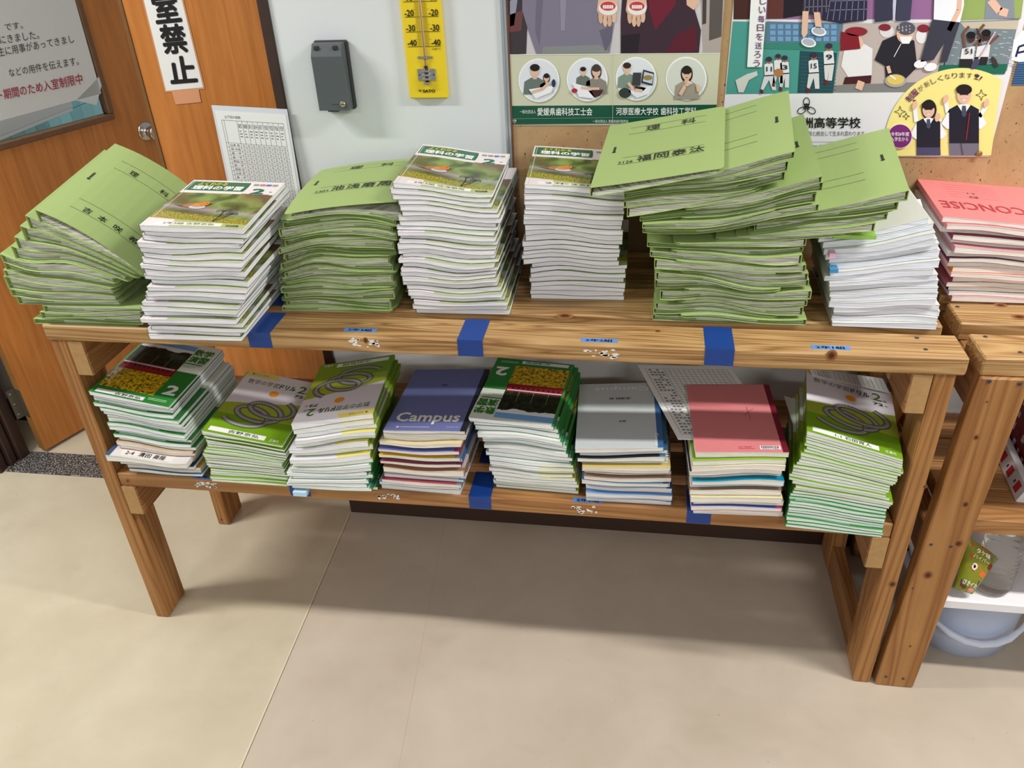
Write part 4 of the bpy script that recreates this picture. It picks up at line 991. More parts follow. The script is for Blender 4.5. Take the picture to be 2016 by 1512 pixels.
mk('bottom_catch', *box(.540, .565, .436, .458, 1.2265, 1.230), GREYD, kb)
p = Print(lambda u, v, l: (u, y0-.0004, v)); p.text('National', .553, 1.2425, .568, 1.2455, (58, 62, 64), 1); p.build('maker_lettering', kb)

# thermometer
th = thing('thermometer', 'yellow wall thermometer with red column and silver bulb guard', 'thermometer', (.771, .474, 1.248))
YEL = plain('yellow_board', (236, 206, 36), .4, .4, var=.03)
mk('board', *box(.727, .8155, .461, .474, 1.248, 1.80, .0025), YEL, th)
ft = lambda u, v, l: (u, .4604-.0003*l, v)
p = Print(ft)
for k in range(0, 9):
    z = 1.3575+.0297*k
    p.rect(.735, z-.0005, .8085, z+.0005, (34, 30, 14), 1)
    for j in range(1, 10):
        zz = z+.00297*j; wd = .0135 if j == 5 else .0095
        p.rect(.7715-wd-.004, zz-.00025, .7715-.004, zz+.00025, (60, 52, 20), 1); p.rect(.7715+.004, zz-.00025, .7715+.004+wd, zz+.00025, (60, 52, 20), 1)
p.build('scale_marks', th)
p = Print(ft)
for k, s_ in enumerate(('-40', '-30', '-20', '-10', '0', '10', '20', '30', '40')):
    z = 1.3590+.0297*k
    p.text(s_, .7355, z, .7555, z+.0125, (26, 24, 16), 1, .012); p.text(s_, .7885, z, .8085, z+.0125, (26, 24, 16), 1, .012)
p.text('1目盛1℃', .788, 1.350, .808, 1.3545, (60, 52, 20), 1); p.text('SATO', .7595, 1.2615, .787, 1.2675, (26, 24, 16), 1, .03); p.text('SK', .750, 1.2635, .757, 1.2675, (26, 24, 16), 1, .02)
p.build('lettering', th)
mk('glass_tube', *tube([(.7715, .4585, 1.30), (.7715, .4585, 1.79)], .0022, 10), plain('glass_tube', (232, 214, 196), .1, .5), th, smooth=True)
mk('red_column', *tube([(.7715, .4562, 1.30), (.7715, .4562, 1.66)], .0007, 8), plain('red_spirit', (150, 30, 34), .3), th)
mk('tube_clip', *join(box(.7545, .7885, .4595, .461, 1.3325, 1.3375, .0005), box(.766, .777, .455, .4605, 1.3315, 1.3385, .0015)), STEEL, th)
gd = mk('bulb_guard', *join(box(.751, .792, .4592, .461, 1.2865, 1.3115, .0005), *[box(.7635, .7795, .451, .4605, 1.2795+.0085*k, 1.2845+.0085*k, .0018) for k in range(4)]), STEEL, th)
mk('bulb', *tube([(.7715, .4575, 1.282), (.7715, .4575, 1.318)], .0042, 12), plain('dark_bulb', (40, 22, 22), .2), th, smooth=True)
for x in (.7555, .7875): mk('guard_rivet', *lathe([(.0016, 0), (.0016, .0006)], (x, .459, 1.299), 'y', 10), SLOT, gd)

# ------------------------------------------------------------------ posters (drawn where the prints sit on the wall)
YP = .4732
def wp(y0): return lambda u, v, l: tuple(onY(u, v, y0-.0003*l))
SK = (226, 186, 160); HAIR = (34, 26, 26)
def person(p, x, y, s, shirt, hair=HAIR, l=2, face=True, long=False):
    """small head-and-shoulders figure, y is the chin, s the head height (pixel units, y down)"""
    if long: p.ell(x, y-s*.40, s*.46, s*.66, hair, l)
    p.poly([(x-s*.95, y+s*1.5), (x-s*.85, y+s*.45), (x-s*.3, y+s*.12), (x+s*.3, y+s*.12), (x+s*.85, y+s*.45), (x+s*.95, y+s*1.5)], shirt, l+1)
    p.poly([(x-s*.16, y+s*.25), (x-s*.16, y-s*.1), (x+s*.16, y-s*.1), (x+s*.16, y+s*.25)], SK, l+2)
    p.ell(x, y-s*.42, s*.36, s*.46, SK, l+3); p.ell(x, y-s*.70, s*.40, s*.30, hair, l+4)
    if face:
        for q in (-1, 1): p.ell(x+q*s*.14, y-s*.42, s*.045, s*.035, (40, 30, 30), l+4, 6)
        p.line([(x-s*.10, y-s*.17), (x, y-s*.13), (x+s*.10, y-s*.17)], s*.05, (190, 90, 90), l+4)
PA = thing('dental_school_poster', 'poster with two torsos holding dentures above four round photos', 'poster', (1.176, YP, 1.185))
mk('paper', *box(.9525, 1.4, YP, YP+.0008, 1.1845, 1.80), plain('poster_paper', (196, 196, 170), .35, .4), PA)
p = Print(wp(YP-.0003))
p.poly([(996, -110), (1436, -112), (1418, 105), (1000, 108)], (206, 200, 202), 0)
p.poly([(996, -110), (1045, -110), (1036, 106), (1000, 108)], (64, 56, 62), 1); p.poly([(1000, 30), (1030, 20), (1026, 60), (1002, 64)], (110, 66, 66), 2); p.poly([(1004, 2), (1020, -10), (1012, 50), (1004, 52)], (150, 150, 170), 2)
p.poly([(1375, -112), (1436, -112), (1418, 105), (1384, 105)], (176, 164, 158), 1); p.poly([(1400, -112), (1428, -112), (1420, 72), (1396, 80)], (92, 84, 82), 2); p.poly([(1384, -60), (1392, -60), (1390, 46), (1383, 48)], (70, 64, 66), 3)
p.build('backdrop_photo', PA, GLOSSPRINT)
p = Print(wp(YP-.0003))
p.poly([(1030, -110), (1190, -112), (1206, -40), (1212, 30), (1200, 104), (1056, 106), (1040, 60), (1028, 20)], (128, 122, 142), 3)
p.poly([(1180, 60), (1206, 50), (1204, 80), (1192, 100)], (104, 98, 118), 4); p.poly([(1070, 92), (1180, 88), (1202, 104), (1066, 106)], (136, 140, 140), 4)
p.poly([(1100, -100), (1120, -100), (1112, 60), (1104, 60)], (146, 140, 160), 4); p.poly([(1060, -80), (1074, -80), (1062, 90), (1054, 60)], (112, 106, 126), 4)
p.poly([(1232, -112), (1376, -112), (1372, -40), (1368, 20), (1380, 60), (1376, 104), (1222, 105), (1222, 40)], (62, 42, 54), 3)
p.poly([(1270, -100), (1340, -100), (1330, 10), (1290, 60), (1278, 20)], (112, 30, 50), 4); p.poly([(1330, 70), (1370, 50), (1372, 100), (1310, 104)], (92, 26, 44), 4); p.poly([(1224, 70), (1260, 66), (1256, 104), (1222, 104)], (40, 30, 40), 4)
p.build('torso_photo', PA, GLOSSPRINT)
for cx, tl in ((1197, -1), (1254, 1)):
    p = Print(wp(YP-.0003))
    p.poly([(cx-14, -40), (cx+14, -40), (cx+20, 14), (cx+14, 34), (cx-14, 38), (cx-22, 20)], SK, 5)
    for k in range(4): p.ell(cx-14+k*8.5, 32+(6 if k in (1, 2) else 0), 5, 15-2*(k == 3), SK if k % 2 else (216, 174, 148), 6, 12)
    p.ell(cx, 16, 19, 14, (238, 234, 232), 7); p.ell(cx, 12, 15, 9, (206, 60, 66), 8, 18)
    for k in range(6): p.rect(cx-10+k*3.5, 10, cx-7.2+k*3.5, 17, (244, 240, 230), 9)
    p.build('hand_with_denture', PA, GLOSSPRINT)
p = Print(wp(YP-.0003)); p.poly([(1345, -112), (1376, -112), (1378, 0), (1366, 20), (1352, 10)], SK, 5); p.build('forearm_photo', PA, GLOSSPRINT)
p = Print(wp(YP-.0003)); p.poly([(1000, 107.5), (1418, 104.5), (1411, 207), (1004, 208.5)], (206, 206, 180), 3); p.line([(1000, 108), (1418, 105)], 1.6, (236, 236, 226), 5); p.line([(1207, 106), (1206, 243)], .8, (186, 186, 160), 12); p.build('beige_band', PA, GLOSSPRINT)
p = Print(wp(YP-.0003)); p.poly([(1004, 208.5), (1411, 206), (1405, 240), (1007, 245)], (22, 84, 62), 4); p.line([(1008, 234), (1404, 229.5)], .8, (120, 160, 140), 6)
p.build('green_band', PA, GLOSSPRINT)
p = Print(wp(YP-.0003))
p.text('一般社団法人', 1023, 223.5, 1055, 216.5, (226, 234, 226), 7); p.text('愛媛県歯科技工士会', 1058, 227.5, 1166, 212.5, (240, 244, 238), 7, .008); p.text('河原医療大学校', 1213, 226.5, 1296, 212, (240, 244, 238), 7, .008); p.text('歯科技工学科', 1301, 226.5, 1371, 211.5, (240, 244, 238), 7, .008)
p.text('一般社団法人 愛媛県歯科医師会', 1167, 241.8, 1237, 235.8, (226, 234, 226), 7); p.build('lettering', PA, GLOSSPRINT)
for i, (cx, cy) in enumerate(((1061, 158), (1156, 156.5), (1252.5, 155), (1351, 154.5))):
    p = Print(wp(YP-.0003)); p.ell(cx+2, cy+3, 41, 43, (170, 172, 146), 4, 36); p.ell(cx, cy, 40.5, 43, (246, 247, 246), 5, 36); p.ell(cx, cy, 37.5, 40, (226, 229, 236) if i < 3 else (214, 216, 208), 6, 36)
    if i == 0:
        person(p, cx-8, cy-8, 24, (106, 118, 110), l=7, face=False); person(p, cx+15, cy+2, 15, (206, 210, 206), l=7, face=False, long=True)
        p.poly([(cx-20, cy+18), (cx+30, cy+10), (cx+24, cy+24), (cx-6, cy+36)], (242, 243, 248), 13); p.line([(cx-14, cy+24), (cx+6, cy+18), (cx+20, cy+6)], 6, SK, 14); p.ell(cx+29, cy+6, 4, 8, (40, 54, 90), 14)
    if i == 1:
        person(p, cx+18, cy-6, 23, (140, 134, 124), (70, 58, 54), l=7, face=False, long=True); person(p, cx-8, cy-10, 15, (108, 116, 108), l=7, face=False)
        p.poly([(cx-30, cy+6), (cx+6, cy+16), (cx+16, cy+38), (cx-16, cy+34)], (240, 240, 246), 13); p.ell(cx-25, cy+22, 6, 4.5, (180, 40, 50), 14); p.line([(cx+24, cy+18), (cx+2, cy+18), (cx-12, cy+16)], 5, SK, 14); p.poly([(cx+2, cy+22), (cx+32, cy+20), (cx+26, cy+32), (cx+14, cy+36)], (70, 40, 46), 13)
    if i == 2:
        person(p, cx-18, cy-12, 20, (126, 146, 134), (50, 40, 36), l=7, face=False)
        p.poly([(cx+14, cy-18), (cx+35, cy-12), (cx+32, cy+14), (cx+10, cy+8)], (40, 42, 48), 13); p.poly([(cx+16, cy-14), (cx+34, cy-9), (cx+31, cy+10), (cx+13, cy+5)], (196, 204, 220), 14); p.ell(cx+23, cy-2, 9, 5, (150, 130, 70), 15)
        p.poly([(cx-6, cy-12), (cx+10, cy-12), (cx+8, cy+14), (cx-8, cy+12)], (58, 58, 66), 13); p.poly([(cx-16, cy+24), (cx+34, cy+12), (cx+24, cy+30), (cx+2, cy+38)], (232, 234, 240), 13); p.line([(cx-16, cy+8), (cx-4, cy+22), (cx+12, cy+24)], 6, SK, 14); p.poly([(cx, cy+14), (cx+20, cy+18), (cx+14, cy+24), (cx-4, cy+18)], (40, 44, 52), 13); p.ell(cx-22, cy+28, 12, 10, (50, 56, 56), 13)
    if i == 3:
        person(p, cx+1, cy+2, 26, (160, 152, 138), l=7, long=True); p.line([(cx-12, cy+32), (cx-2, cy+14), (cx+8, cy+8)], 7, SK, 14); p.line([(cx+24, cy+26), (cx+22, cy+12)], 6, SK, 14); p.line([(cx+4, cy+6), (cx+12, cy+10)], 2, (240, 240, 240), 15)
    p.build('round_photo', PA, GLOSSPRINT)
for u, v, yy, c_ in ((1013, 239, YP, (206, 206, 204)),):
    tk = onY(u, v, yy); t_ = mk('thumbtack', *lathe([(.0052, 0), (.0052, .0015), (.003, .004)], (tk[0], yy-.0002, tk[2]), 'y', 18), STEEL, loc=tuple(tk)); tag(t_, 'silver thumbtack in bottom left corner of the dental poster', 'thumbtack')

PB = thing('high_school_poster', 'school poster with activity photos, yellow fan badge and black lettering', 'poster', (1.70, YP, 1.116))
mk('paper', *box(1.4175, 1.973, YP, YP+.0008, 1.1155, 1.80), plain('poster_paper_white', (226, 226, 228), .35, .4), PB)
f = wp(YP-.0003)
# top row
p = Print(f); p.poly([(1447, -110), (2030, -115), (2008, 38), (1444, 38)], (150, 104, 150), 0)
p.poly([(1447, -110), (1496, -110), (1488, 38), (1444, 38)], (70, 36, 30), 1); p.poly([(1516, -110), (1560, -110), (1548, 36), (1510, 37)], (96, 50, 44), 1); p.poly([(1548, -110), (1584, -110), (1580, 30), (1542, 36)], (30, 26, 34), 2)
p.poly([(1900, -110), (2030, -115), (2010, 36), (1886, 40)], (150, 170, 96), 1); p.poly([(1950, -110), (1990, -110), (1998, 36), (1938, 38)], (134, 142, 152), 2); p.line([(1950, 0), (1968, 22), (1984, 26)], 16, SK, 3)
p.build('top_photo_row', PB, GLOSSPRINT)
p = Print(f)      # pleated tartan skirts and trouser legs of cut-out figures
p.poly([(1584, -110), (1636, -110), (1632, 16), (1606, 30), (1582, 24)], (44, 40, 60), 8); p.poly([(1640, -110), (1712, -110), (1706, 40), (1656, 46), (1618, 40)], (40, 38, 62), 7)
for k in range(6): p.line([(1588+k*8, -60), (1584+k*8.5, 24)], 1.4, (126, 122, 144), 9)
for k in range(7): p.line([(1644+k*10, -60), (1628+k*12, 40)], 1.6, (120, 118, 146), 8)
for y in (-30, -4, 14): p.line([(1584, y), (1634, y-2)], 1.4, (126, 122, 144), 9); p.line([(1634, y+6), (1708, y+4)], 1.6, (120, 118, 146), 8)
p.poly([(1726, -110), (1764, -110), (1756, 40), (1722, 44)], (54, 54, 74), 8); p.poly([(1768, -110), (1806, -110), (1792, 40), (1764, 42)], (62, 62, 84), 8); p.poly([(1756, -110), (1772, -110), (1762, 40), (1758, 40)], (196, 196, 220), 7)
p.build('cut_out_skirts_and_trousers', PB, GLOSSPRINT)
# baseball photo
p = Print(f); p.poly([(1443, 42), (1660, 46), (1640, 183), (1429, 185)], (74, 152, 142), 1); p.poly([(1510, 42), (1660, 46), (1654, 84), (1505, 84)], (96, 120, 140), 2)
for j in range(3):
    for k in range(9): p.rect(1516+k*15, 48+j*12, 1527+k*15, 57+j*12, (110, 160, 206), 3)
p.poly([(1505, 84), (1654, 84), (1652, 100), (1502, 96)], (54, 132, 116), 3); p.poly([(1575, 100), (1648, 104), (1640, 183), (1570, 183)], (34, 74, 84), 2)
for k in range(10): p.line([(1576, 112+k*7), (1646, 114+k*7)], 1., (50, 104, 110), 3)
def player(x, y, s, num, lean=0):
    p.poly([(x-s*.34, y+s*1.0), (x-s*.38, y+s*.1), (x-s*.1, y-s*.05), (x+s*.3, y), (x+s*.38, y+s*.9)], (226, 226, 228), 5); p.poly([(x-s*.36, y+s*.95), (x+s*.38, y+s*.9), (x+s*.42+lean, y+s*2.1), (x+s*.1+lean, y+s*2.1), (x, y+s*1.3), (x-s*.3-lean, y+s*2.1), (x-s*.5-lean, y+s*2.0)], (216, 214, 214), 5)
    p.line([(x-s*.36, y+s*.97), (x+s*.38, y+s*.92)], 2, (30, 26, 30), 6); p.ell(x, y-s*.22, s*.22, s*.24, (150, 110, 92), 6); p.ell(x, y-s*.34, s*.25, s*.20, (52, 46, 66), 7)
    p.poly([(x-s*.5-lean, y+s*2.0), (x-s*.3-lean, y+s*2.1), (x-s*.3-lean, y+s*2.4), (x-s*.55-lean, y+s*2.35)], (110, 30, 40), 6)
    if num: p.text(num, x-s*.2, y+s*.62, x+s*.22, y+s*.26, (30, 28, 40), 7, .01)
player(1514, 125, 25, '11', 4); player(1532, 118, 22, ''); player(1545, 122, 24, '3', -2); player(1602, 118, 27, '15', 0); player(1632, 100, 28, '9', -6)
p.poly([(1448, 158), (1470, 146), (1490, 140), (1492, 148), (1474, 158), (1464, 182), (1454, 182)], (206, 208, 200), 5); p.ell(1533, 143, 9, 8, (176, 120, 70), 8)
p.build('baseball_photo', PB, GLOSSPRINT)
p = Print(f); p.poly([(1484, -110), (1518, -110), (1500, 132), (1471, 132)], (240, 240, 240), 10); p.build('slogan_strip', PB, GLOSSPRINT)
p = Print(f)
for k, c_ in enumerate('らしい毎日を送ろう'):
    y = -22+k*17.5; x = 1502-y*.105; p.text(c_, x-6.5, y+13.5, x+6.5, y, (110, 60, 110), 12, .004)
p.build('slogan_lettering', PB, GLOSSPRINT)
p = Print(f)      # cut-out walking legs in sneakers
p.poly([(1580, 22), (1592, 22), (1590, 66), (1582, 76), (1578, 66)], SK, 12); p.poly([(1602, 24), (1614, 24), (1618, 54), (1606, 60)], SK, 12)
for x, y in ((1592, 84), (1612, 62)): p.ell(x, y, 15, 9, (244, 244, 246), 12, 16, .2); p.ell(x, y-1, 12, 6.5, (176, 180, 190), 13, 14, .2)
p.build('cut_out_sneakers', PB, GLOSSPRINT)
# cooking photo
p = Print(f); p.poly([(1661, 46), (1872, 44), (1852, 180), (1641, 182)], (190, 176, 170), 1); p.poly([(1640, 182), (1850, 180), (1852, 160), (1720, 165), (1642, 168)], (130, 128, 128), 2)
p.poly([(1656, 130), (1664, 88), (1690, 80), (1718, 96), (1716, 152), (1670, 152)], (232, 230, 232), 3); p.ell(1684, 84, 16, 14, SK, 4); p.poly([(1654, 100), (1656, 62), (1690, 70), (1694, 96), (1676, 98)], (132, 24, 40), 5); p.ell(1686, 62, 22, 9, (140, 36, 50), 5); p.poly([(1664, 152), (1716, 148), (1714, 164), (1660, 166)], (70, 24, 30), 4)
p.poly([(1722, 118), (1738, 80), (1766, 68), (1800, 80), (1806, 132), (1782, 156), (1744, 156), (1742, 130)], (36, 34, 42), 5); p.ell(1782, 66, 17, 20, SK, 6); p.ell(1784, 56, 18, 13, (86, 84, 96), 7)
for k in range(14): p.ell(1770+(k*7) % 28, 50+(k*5) % 14, 1.3, 1.3, (200, 200, 206), 8, 6)
p.poly([(1770, 72), (1796, 72), (1790, 86), (1776, 86)], (240, 240, 242), 8); p.line([(1774, 86), (1760, 112)], 1.4, (230, 230, 230), 8); p.ell(1746, 62, 14, 12, (220, 216, 218), 3); p.ell(1742, 54, 12, 7, (130, 36, 50), 4); p.ell(1818, 56, 12, 8, (130, 36, 50), 4); p.ell(1814, 72, 11, 14, (230, 226, 228), 3)
p.ell(1763, 159, 21, 13, (170, 168, 160), 7); p.ell(1763, 157, 17, 10, (222, 196, 96), 8); p.line([(1752, 148), (1764, 156)], 3, (240, 240, 240), 9); p.line([(1748, 130), (1752, 144)], 7, SK, 8); p.line([(1690, 176), (1696, 160)], 14, SK, 6)
p.build('cooking_photo', PB, GLOSSPRINT)
p = Print(f)      # cut-out student in white shirt and dark trousers
p.poly([(1850, -110), (1896, -110), (1898, 10), (1890, 44), (1838, 40), (1840, -20)], (236, 238, 244), 10); p.poly([(1836, 38), (1890, 44), (1864, 122), (1850, 124), (1862, 80), (1838, 118), (1812, 122)], (58, 58, 72), 11); p.line([(1892, -40), (1888, 20), (1868, 60)], 9, SK, 11)
for x, y in ((1812, 126), (1832, 132)): p.ell(x, y, 13, 8, (240, 240, 244), 11, 14, -.2)
p.build('cut_out_student', PB, GLOSSPRINT)
# canoe photo
p = Print(f); p.poly([(1888, 42), (2006, 38), (1982, 140), (1852, 142)], (120, 134, 140), 1); p.poly([(1890, 44), (2006, 40), (2002, 58), (1900, 56)], (196, 186, 164), 2)
rr = random.Random(5)
for k in range(60): x, y = rr.uniform(1872, 1990), rr.uniform(60, 132); p.line([(x, y), (x+rr.uniform(4, 10), y+.6)], 1.2, (196, 204, 208), 2)
p.poly([(1850, 128), (1984, 126), (1978, 146), (1846, 146)], (30, 104, 84), 3)
for x, y in ((1908, 96), (1938, 92)):
    p.poly([(x-14, y), (x+12, y-6), (x+8, y+24), (x-18, y+24)], (226, 226, 226), 4); p.poly([(x-18, y+20), (x+8, y+20), (x+4, y+36), (x-20, y+36)], (40, 36, 38), 5); p.ell(x+4, y-22, 8, 10, (70, 42, 34), 6); p.ell(x+4, y-27, 9, 7, (24, 20, 20), 7); p.line([(x-8, y-2), (x-12, y-30), (x, y-44)], 5, (120, 76, 60), 6); p.line([(x+10, y-6), (x+28, y-22)], 5, (120, 76, 60), 6)
p.text('51', 1900, 106, 1914, 96, (20, 20, 24), 8, .01); p.line([(1960, 62), (1916, 134)], 3, (200, 180, 190), 8); p.line([(1922, 56), (1936, 82)], 3, (60, 50, 50), 8); p.ell(1920, 126, 6, 12, (70, 70, 100), 9, 12, .6); p.ell(1958, 122, 5, 12, (60, 52, 50), 9, 12, -.5)
p.build('canoe_photo', PB, GLOSSPRINT)
# emblem and school name
p = Print(f)
for k in range(3):
    a_ = -math.pi/2+k*2*math.pi/3; cx, cy = 1588+9*math.cos(a_), 211+9*math.sin(a_); ca, sa = math.cos(a_), math.sin(a_)
    pts = []
    for j in range(19):
        t = math.pi*(j/18-.5); r_ = 13*math.cos(t); w_ = 8.5*math.sin(t)*math.cos(t)**.35 if abs(t) < 1.55 else 0
        pts.append((1588+ca*(2+r_*1.35)-sa*w_, 212+sa*(2+r_*1.35)+ca*w_))
    p.line(pts+[pts[0]], 1.7, (24, 24, 26), 3)
p.text('高', 1582, 216, 1594, 203, (24, 24, 26), 4, .02); p.build('school_emblem', PB, GLOSSPRINT)
p = Print(f); p.text('立大洲高等学校', 1534, 252, 1694, 231, (22, 22, 24), 3, .014, 0); p.build('school_name', PB, GLOSSPRINT)
p = Print(f); p.text('大洲農業高校と統合して生まれ変わります', 1552, 267.5, 1702, 258, (40, 40, 44), 3); p.line([(1560, 279), (1760, 279)], .7, (150, 150, 152), 3); p.text('23-4708 農業実習', 1586, 291.5, 1640, 285, (40, 40, 44), 3); p.build('small_lettering', PB, GLOSSPRINT)
# yellow fan
p = Print(f)
arc = []
for k in range(37):
    a_ = math.pi*(1.03+.62*k/36); arc.append((1893+152*math.cos(a_), 286+152*math.sin(a_)))
arc = [q_ for q_ in arc if q_[0] < 1980 or True]
p.poly([(1760, 307), (1752, 290)]+arc+[(1972, 158), (1951, 306)], (240, 228, 140), 5); p.build('yellow_fan', PB, GLOSSPRINT)
p = Print(f)
for k in range(150):
    a_ = rr.uniform(1.05, 1.6)*math.pi; R_ = rr.uniform(10, 146); x, y = 1893+R_*math.cos(a_), 286+R_*math.sin(a_)
    if x < 1955: p.ell(x, y, 1.2, 1.2, (250, 242, 190), 6, 6)
for (x, y, s_) in ((1772, 220, 11), (1784, 229, 7), (1932, 187, 11)):
    pts = [(x+(s_ if j % 2 == 0 else s_*.35)*math.cos(math.pi/4*j), y+(s_ if j % 2 == 0 else s_*.35)*math.sin(math.pi/4*j)) for j in range(9)]; p.line(pts, 1., (60, 50, 40), 7)
txt = '制服が新しくなります!'
for k, c_ in enumerate(txt):
    a_ = math.pi*(1.235+.335*k/(len(txt)-1)); cx, cy = 1893+138*math.cos(a_), 286+138*math.sin(a_); s_ = 6.6 if k < 2 else 5.4; ex = (-math.sin(a_)*s_, math.cos(a_)*s_); ey = (math.cos(a_)*s_, math.sin(a_)*s_)
    p.quadtext(c_, (cx-ex[0]-ey[0], cy-ex[1]-ey[1]), (cx+ex[0]-ey[0], cy+ex[1]-ey[1]), (cx+ex[0]+ey[0], cy+ex[1]+ey[1]), (cx-ex[0]+ey[0], cy-ex[1]+ey[1]), (110, 30, 100) if k < 2 else (80, 50, 70), 8, .012 if k < 2 else 0)
p.poly([(1796, 196), (1804, 197), (1800, 201)], (110, 30, 100), 8); p.poly([(1932, 150), (1935, 152), (1926, 161)], (110, 30, 100), 8)
p.build('fan_lettering', PB, GLOSSPRINT)
p = Print(f)      # two students in vests
def student(x, top, s, girl):
    sk = 9
    if girl: p.ell(x+1, top+s*.52, s*.50, s*.66, HAIR, sk)
    bt = top+s*1.05; wd = s*(1.25 if girl else 1.35)
    p.poly([(x-wd*.95, bt+s*1.1), (x-wd*.6, bt+s*.25), (x, bt-s*.05), (x+wd*.6, bt+s*.25), (x+wd*.95, bt+s*1.1), (x+wd*.7, bt+s*1.4), (x-wd*.7, bt+s*1.4)], (240, 242, 248), sk+1)
    p.poly([(x-wd*.62, 290 if girl else 282), (x-wd*.62, bt+s*.3), (x-wd*.28, bt+s*.05), (x, bt+s*.62), (x+wd*.28, bt+s*.05), (x+wd*.62, bt+s*.3), (x+wd*.62, 290 if girl else 282)], (30, 30, 44), sk+2)
    p.ell(x, top+s*.55, s*.40, s*.50, SK, sk+3); p.ell(x, top+s*.24, s*.45, s*.30, HAIR, sk+4)
    for q_ in (-1, 1): p.line([(x+q_*s*.10, top+s*.52), (x+q_*s*.24, top+s*.54)], 1.2, (40, 30, 30), sk+4)
    p.ell(x, top+s*.80, s*.14, s*.06, (250, 246, 244), sk+4, 10); p.line([(x-s*.15, top+s*.77), (x+s*.15, top+s*.77)], .8, (190, 90, 80), sk+5)
    p.poly([(x-s*.1, bt+s*.1), (x+s*.1, bt+s*.1), (x+s*.14, bt+s*.6), (x, bt+s*.75), (x-s*.14, bt+s*.6)], (70, 76, 96), sk+3)
    p.poly([(x-wd*.6, 306), (x-wd*.62, 282), (x+wd*.62, 282), (x+wd*.62, 306)] if not girl else [(x-wd*.62, 306), (x-wd*.62, 288), (x+wd*.62, 288), (x+wd*.64, 306)], (112, 112, 126) if not girl else (70, 74, 104), sk+1)
    return bt
student(1828, 200, 30, True); bt = student(1898, 168, 35, False); p.line([(1909, 222), (1902, 276)], 2, (150, 40, 50), 15)
for (x0_, y0_, x1_, y1_) in ((1804, 240, 1801, 212), (1852, 240, 1846, 236), (1866, 222, 1862, 200), (1928, 230, 1942, 208)):
    p.line([(x0_, y0_), (x1_, y1_)], 8, (240, 242, 248), 10); p.ell(x1_, y1_-5, 5, 9, SK, 16, 12, .3)
p.line([(1892, 282), (1896, 306)], 1.5, (60, 60, 70), 14)
p.build('two_students', PB, GLOSSPRINT)
p = Print(f); p.ell(1772, 268, 24, 24, (244, 240, 240), 17, 32); p.ell(1772, 268, 23, 23, (120, 36, 116), 18, 32); p.text('令和8年度', 1754, 268, 1790, 260, (244, 240, 244), 19, .006); p.text('入学生から', 1754, 278, 1788, 270, (244, 240, 244), 19, .006); p.build('purple_badge', PB, GLOSSPRINT)
tk = onY(1926, 301, YP); t_ = mk('thumbtack', *lathe([(.0060, 0), (.0060, .0015), (.003, .003)], (tk[0], YP-.0056, tk[2]), 'y', 18), plain('brass', (160, 130, 80), .35, .5, .7), loc=tuple(tk)); tag(t_, 'brass thumbtack in bottom right corner of the school poster', 'thumbtack')
PC = thing('event_poster', 'blue poster with white lettering edge at the far right', 'poster', (2.09, YP, 1.25))
q0, q1 = onY(1994, 70, YP), onY(1992, 168, YP)
mk('paper', *box(q1[0], q1[0]+.35, YP, YP+.0008, q1[2], q0[2]+.4), plain('poster_blue', (70, 110, 150), .35, .4), PC)
p = Print(f); p.poly([(1990, 118), (1996, 78), (2012, 60), (2040, 60), (2040, 120), (2006, 122)], (240, 242, 246), 2); p.line([(2000, 112), (2006, 92), (2018, 88), (2024, 110)], 4, (34, 40, 80), 3); p.line([(2004, 104), (2030, 98)], 4, (34, 40, 80), 3)
for k in range(9): p.line([(1992, 128+k*4.5), (2040, 126+k*4.5)], 1.2, (40, 70, 110), 2)
p.build('print', PC, GLOSSPRINT)

# ------------------------------------------------------------------ loose sheets
def sheet(P, label, grid=None, name='handout_sheet', cat='sheet', col=None, nrm=(0, 0, 1)):
    P = [np.array(x) for x in P]; o = thing(name, label, cat, tuple(sum(P)/4)); nrm = np.array(nrm)
    mk('paper', *thin(P, nrm, .0005), col or PAPER, o)
    if grid:
        r0, c0 = grid; p = Print(lambda u, v, l: tuple((P[0]*(1-u)+P[1]*u)*(1-v)+(P[3]*(1-u)+P[2]*u)*v+nrm*(.0003+.0002*l)))
        for k in range(r0+1): p.rect(.06, .06+.88*k/r0-.0012, .94, .06+.88*k/r0+.0012, (130, 130, 134), 1)
        for k in range(c0+1): x = .06 if k == 0 else .26+.68*(k-1)/(c0-1); p.rect(x-.0016, .06, x+.0016, .94, (130, 130, 134), 1)
        rr = random.Random(3)
        for k in range(r0):
            for j in range(4):
                if rr.random() < .85: p.rect(.09+.04*j, .06+.88*(k+.3)/r0, .12+.04*j, .06+.88*(k+.7)/r0, (110, 110, 116), 1)
        p.build('table_print', o)
    return o
zz = .6475
A_, B_, C_ = onZ(1255, 718, zz), onZ(1335, 865, zz), onZ(1436, 721, zz)
sheet([B_, B_+(C_-A_), C_, A_], 'printed name table sheet sticking out beside the pink notebook', (24, 14))
za, zb = .700, .668
sheet([onZ(1598, 738, .700), onZ(1752, 774, .667), onZ(1738, 745, .668), onZ(1592, 724, .702)], 'gridded sheet sticking out behind the far right drill book', (14, 12))
sheet([onZ(1572, 868, .63), onZ(1598, 860, .63), onZ(1580, 790, .63), onZ(1543, 779, .63)], 'pale sheet wedged at the left side of the far right lower stack')
sheet([onZ(1752, 424, 1.075), onZ(1823, 428, 1.075), onZ(1812, 392, 1.083), onZ(1762, 392, 1.083)], 'white sheet with small drawing on the bluish textbooks')
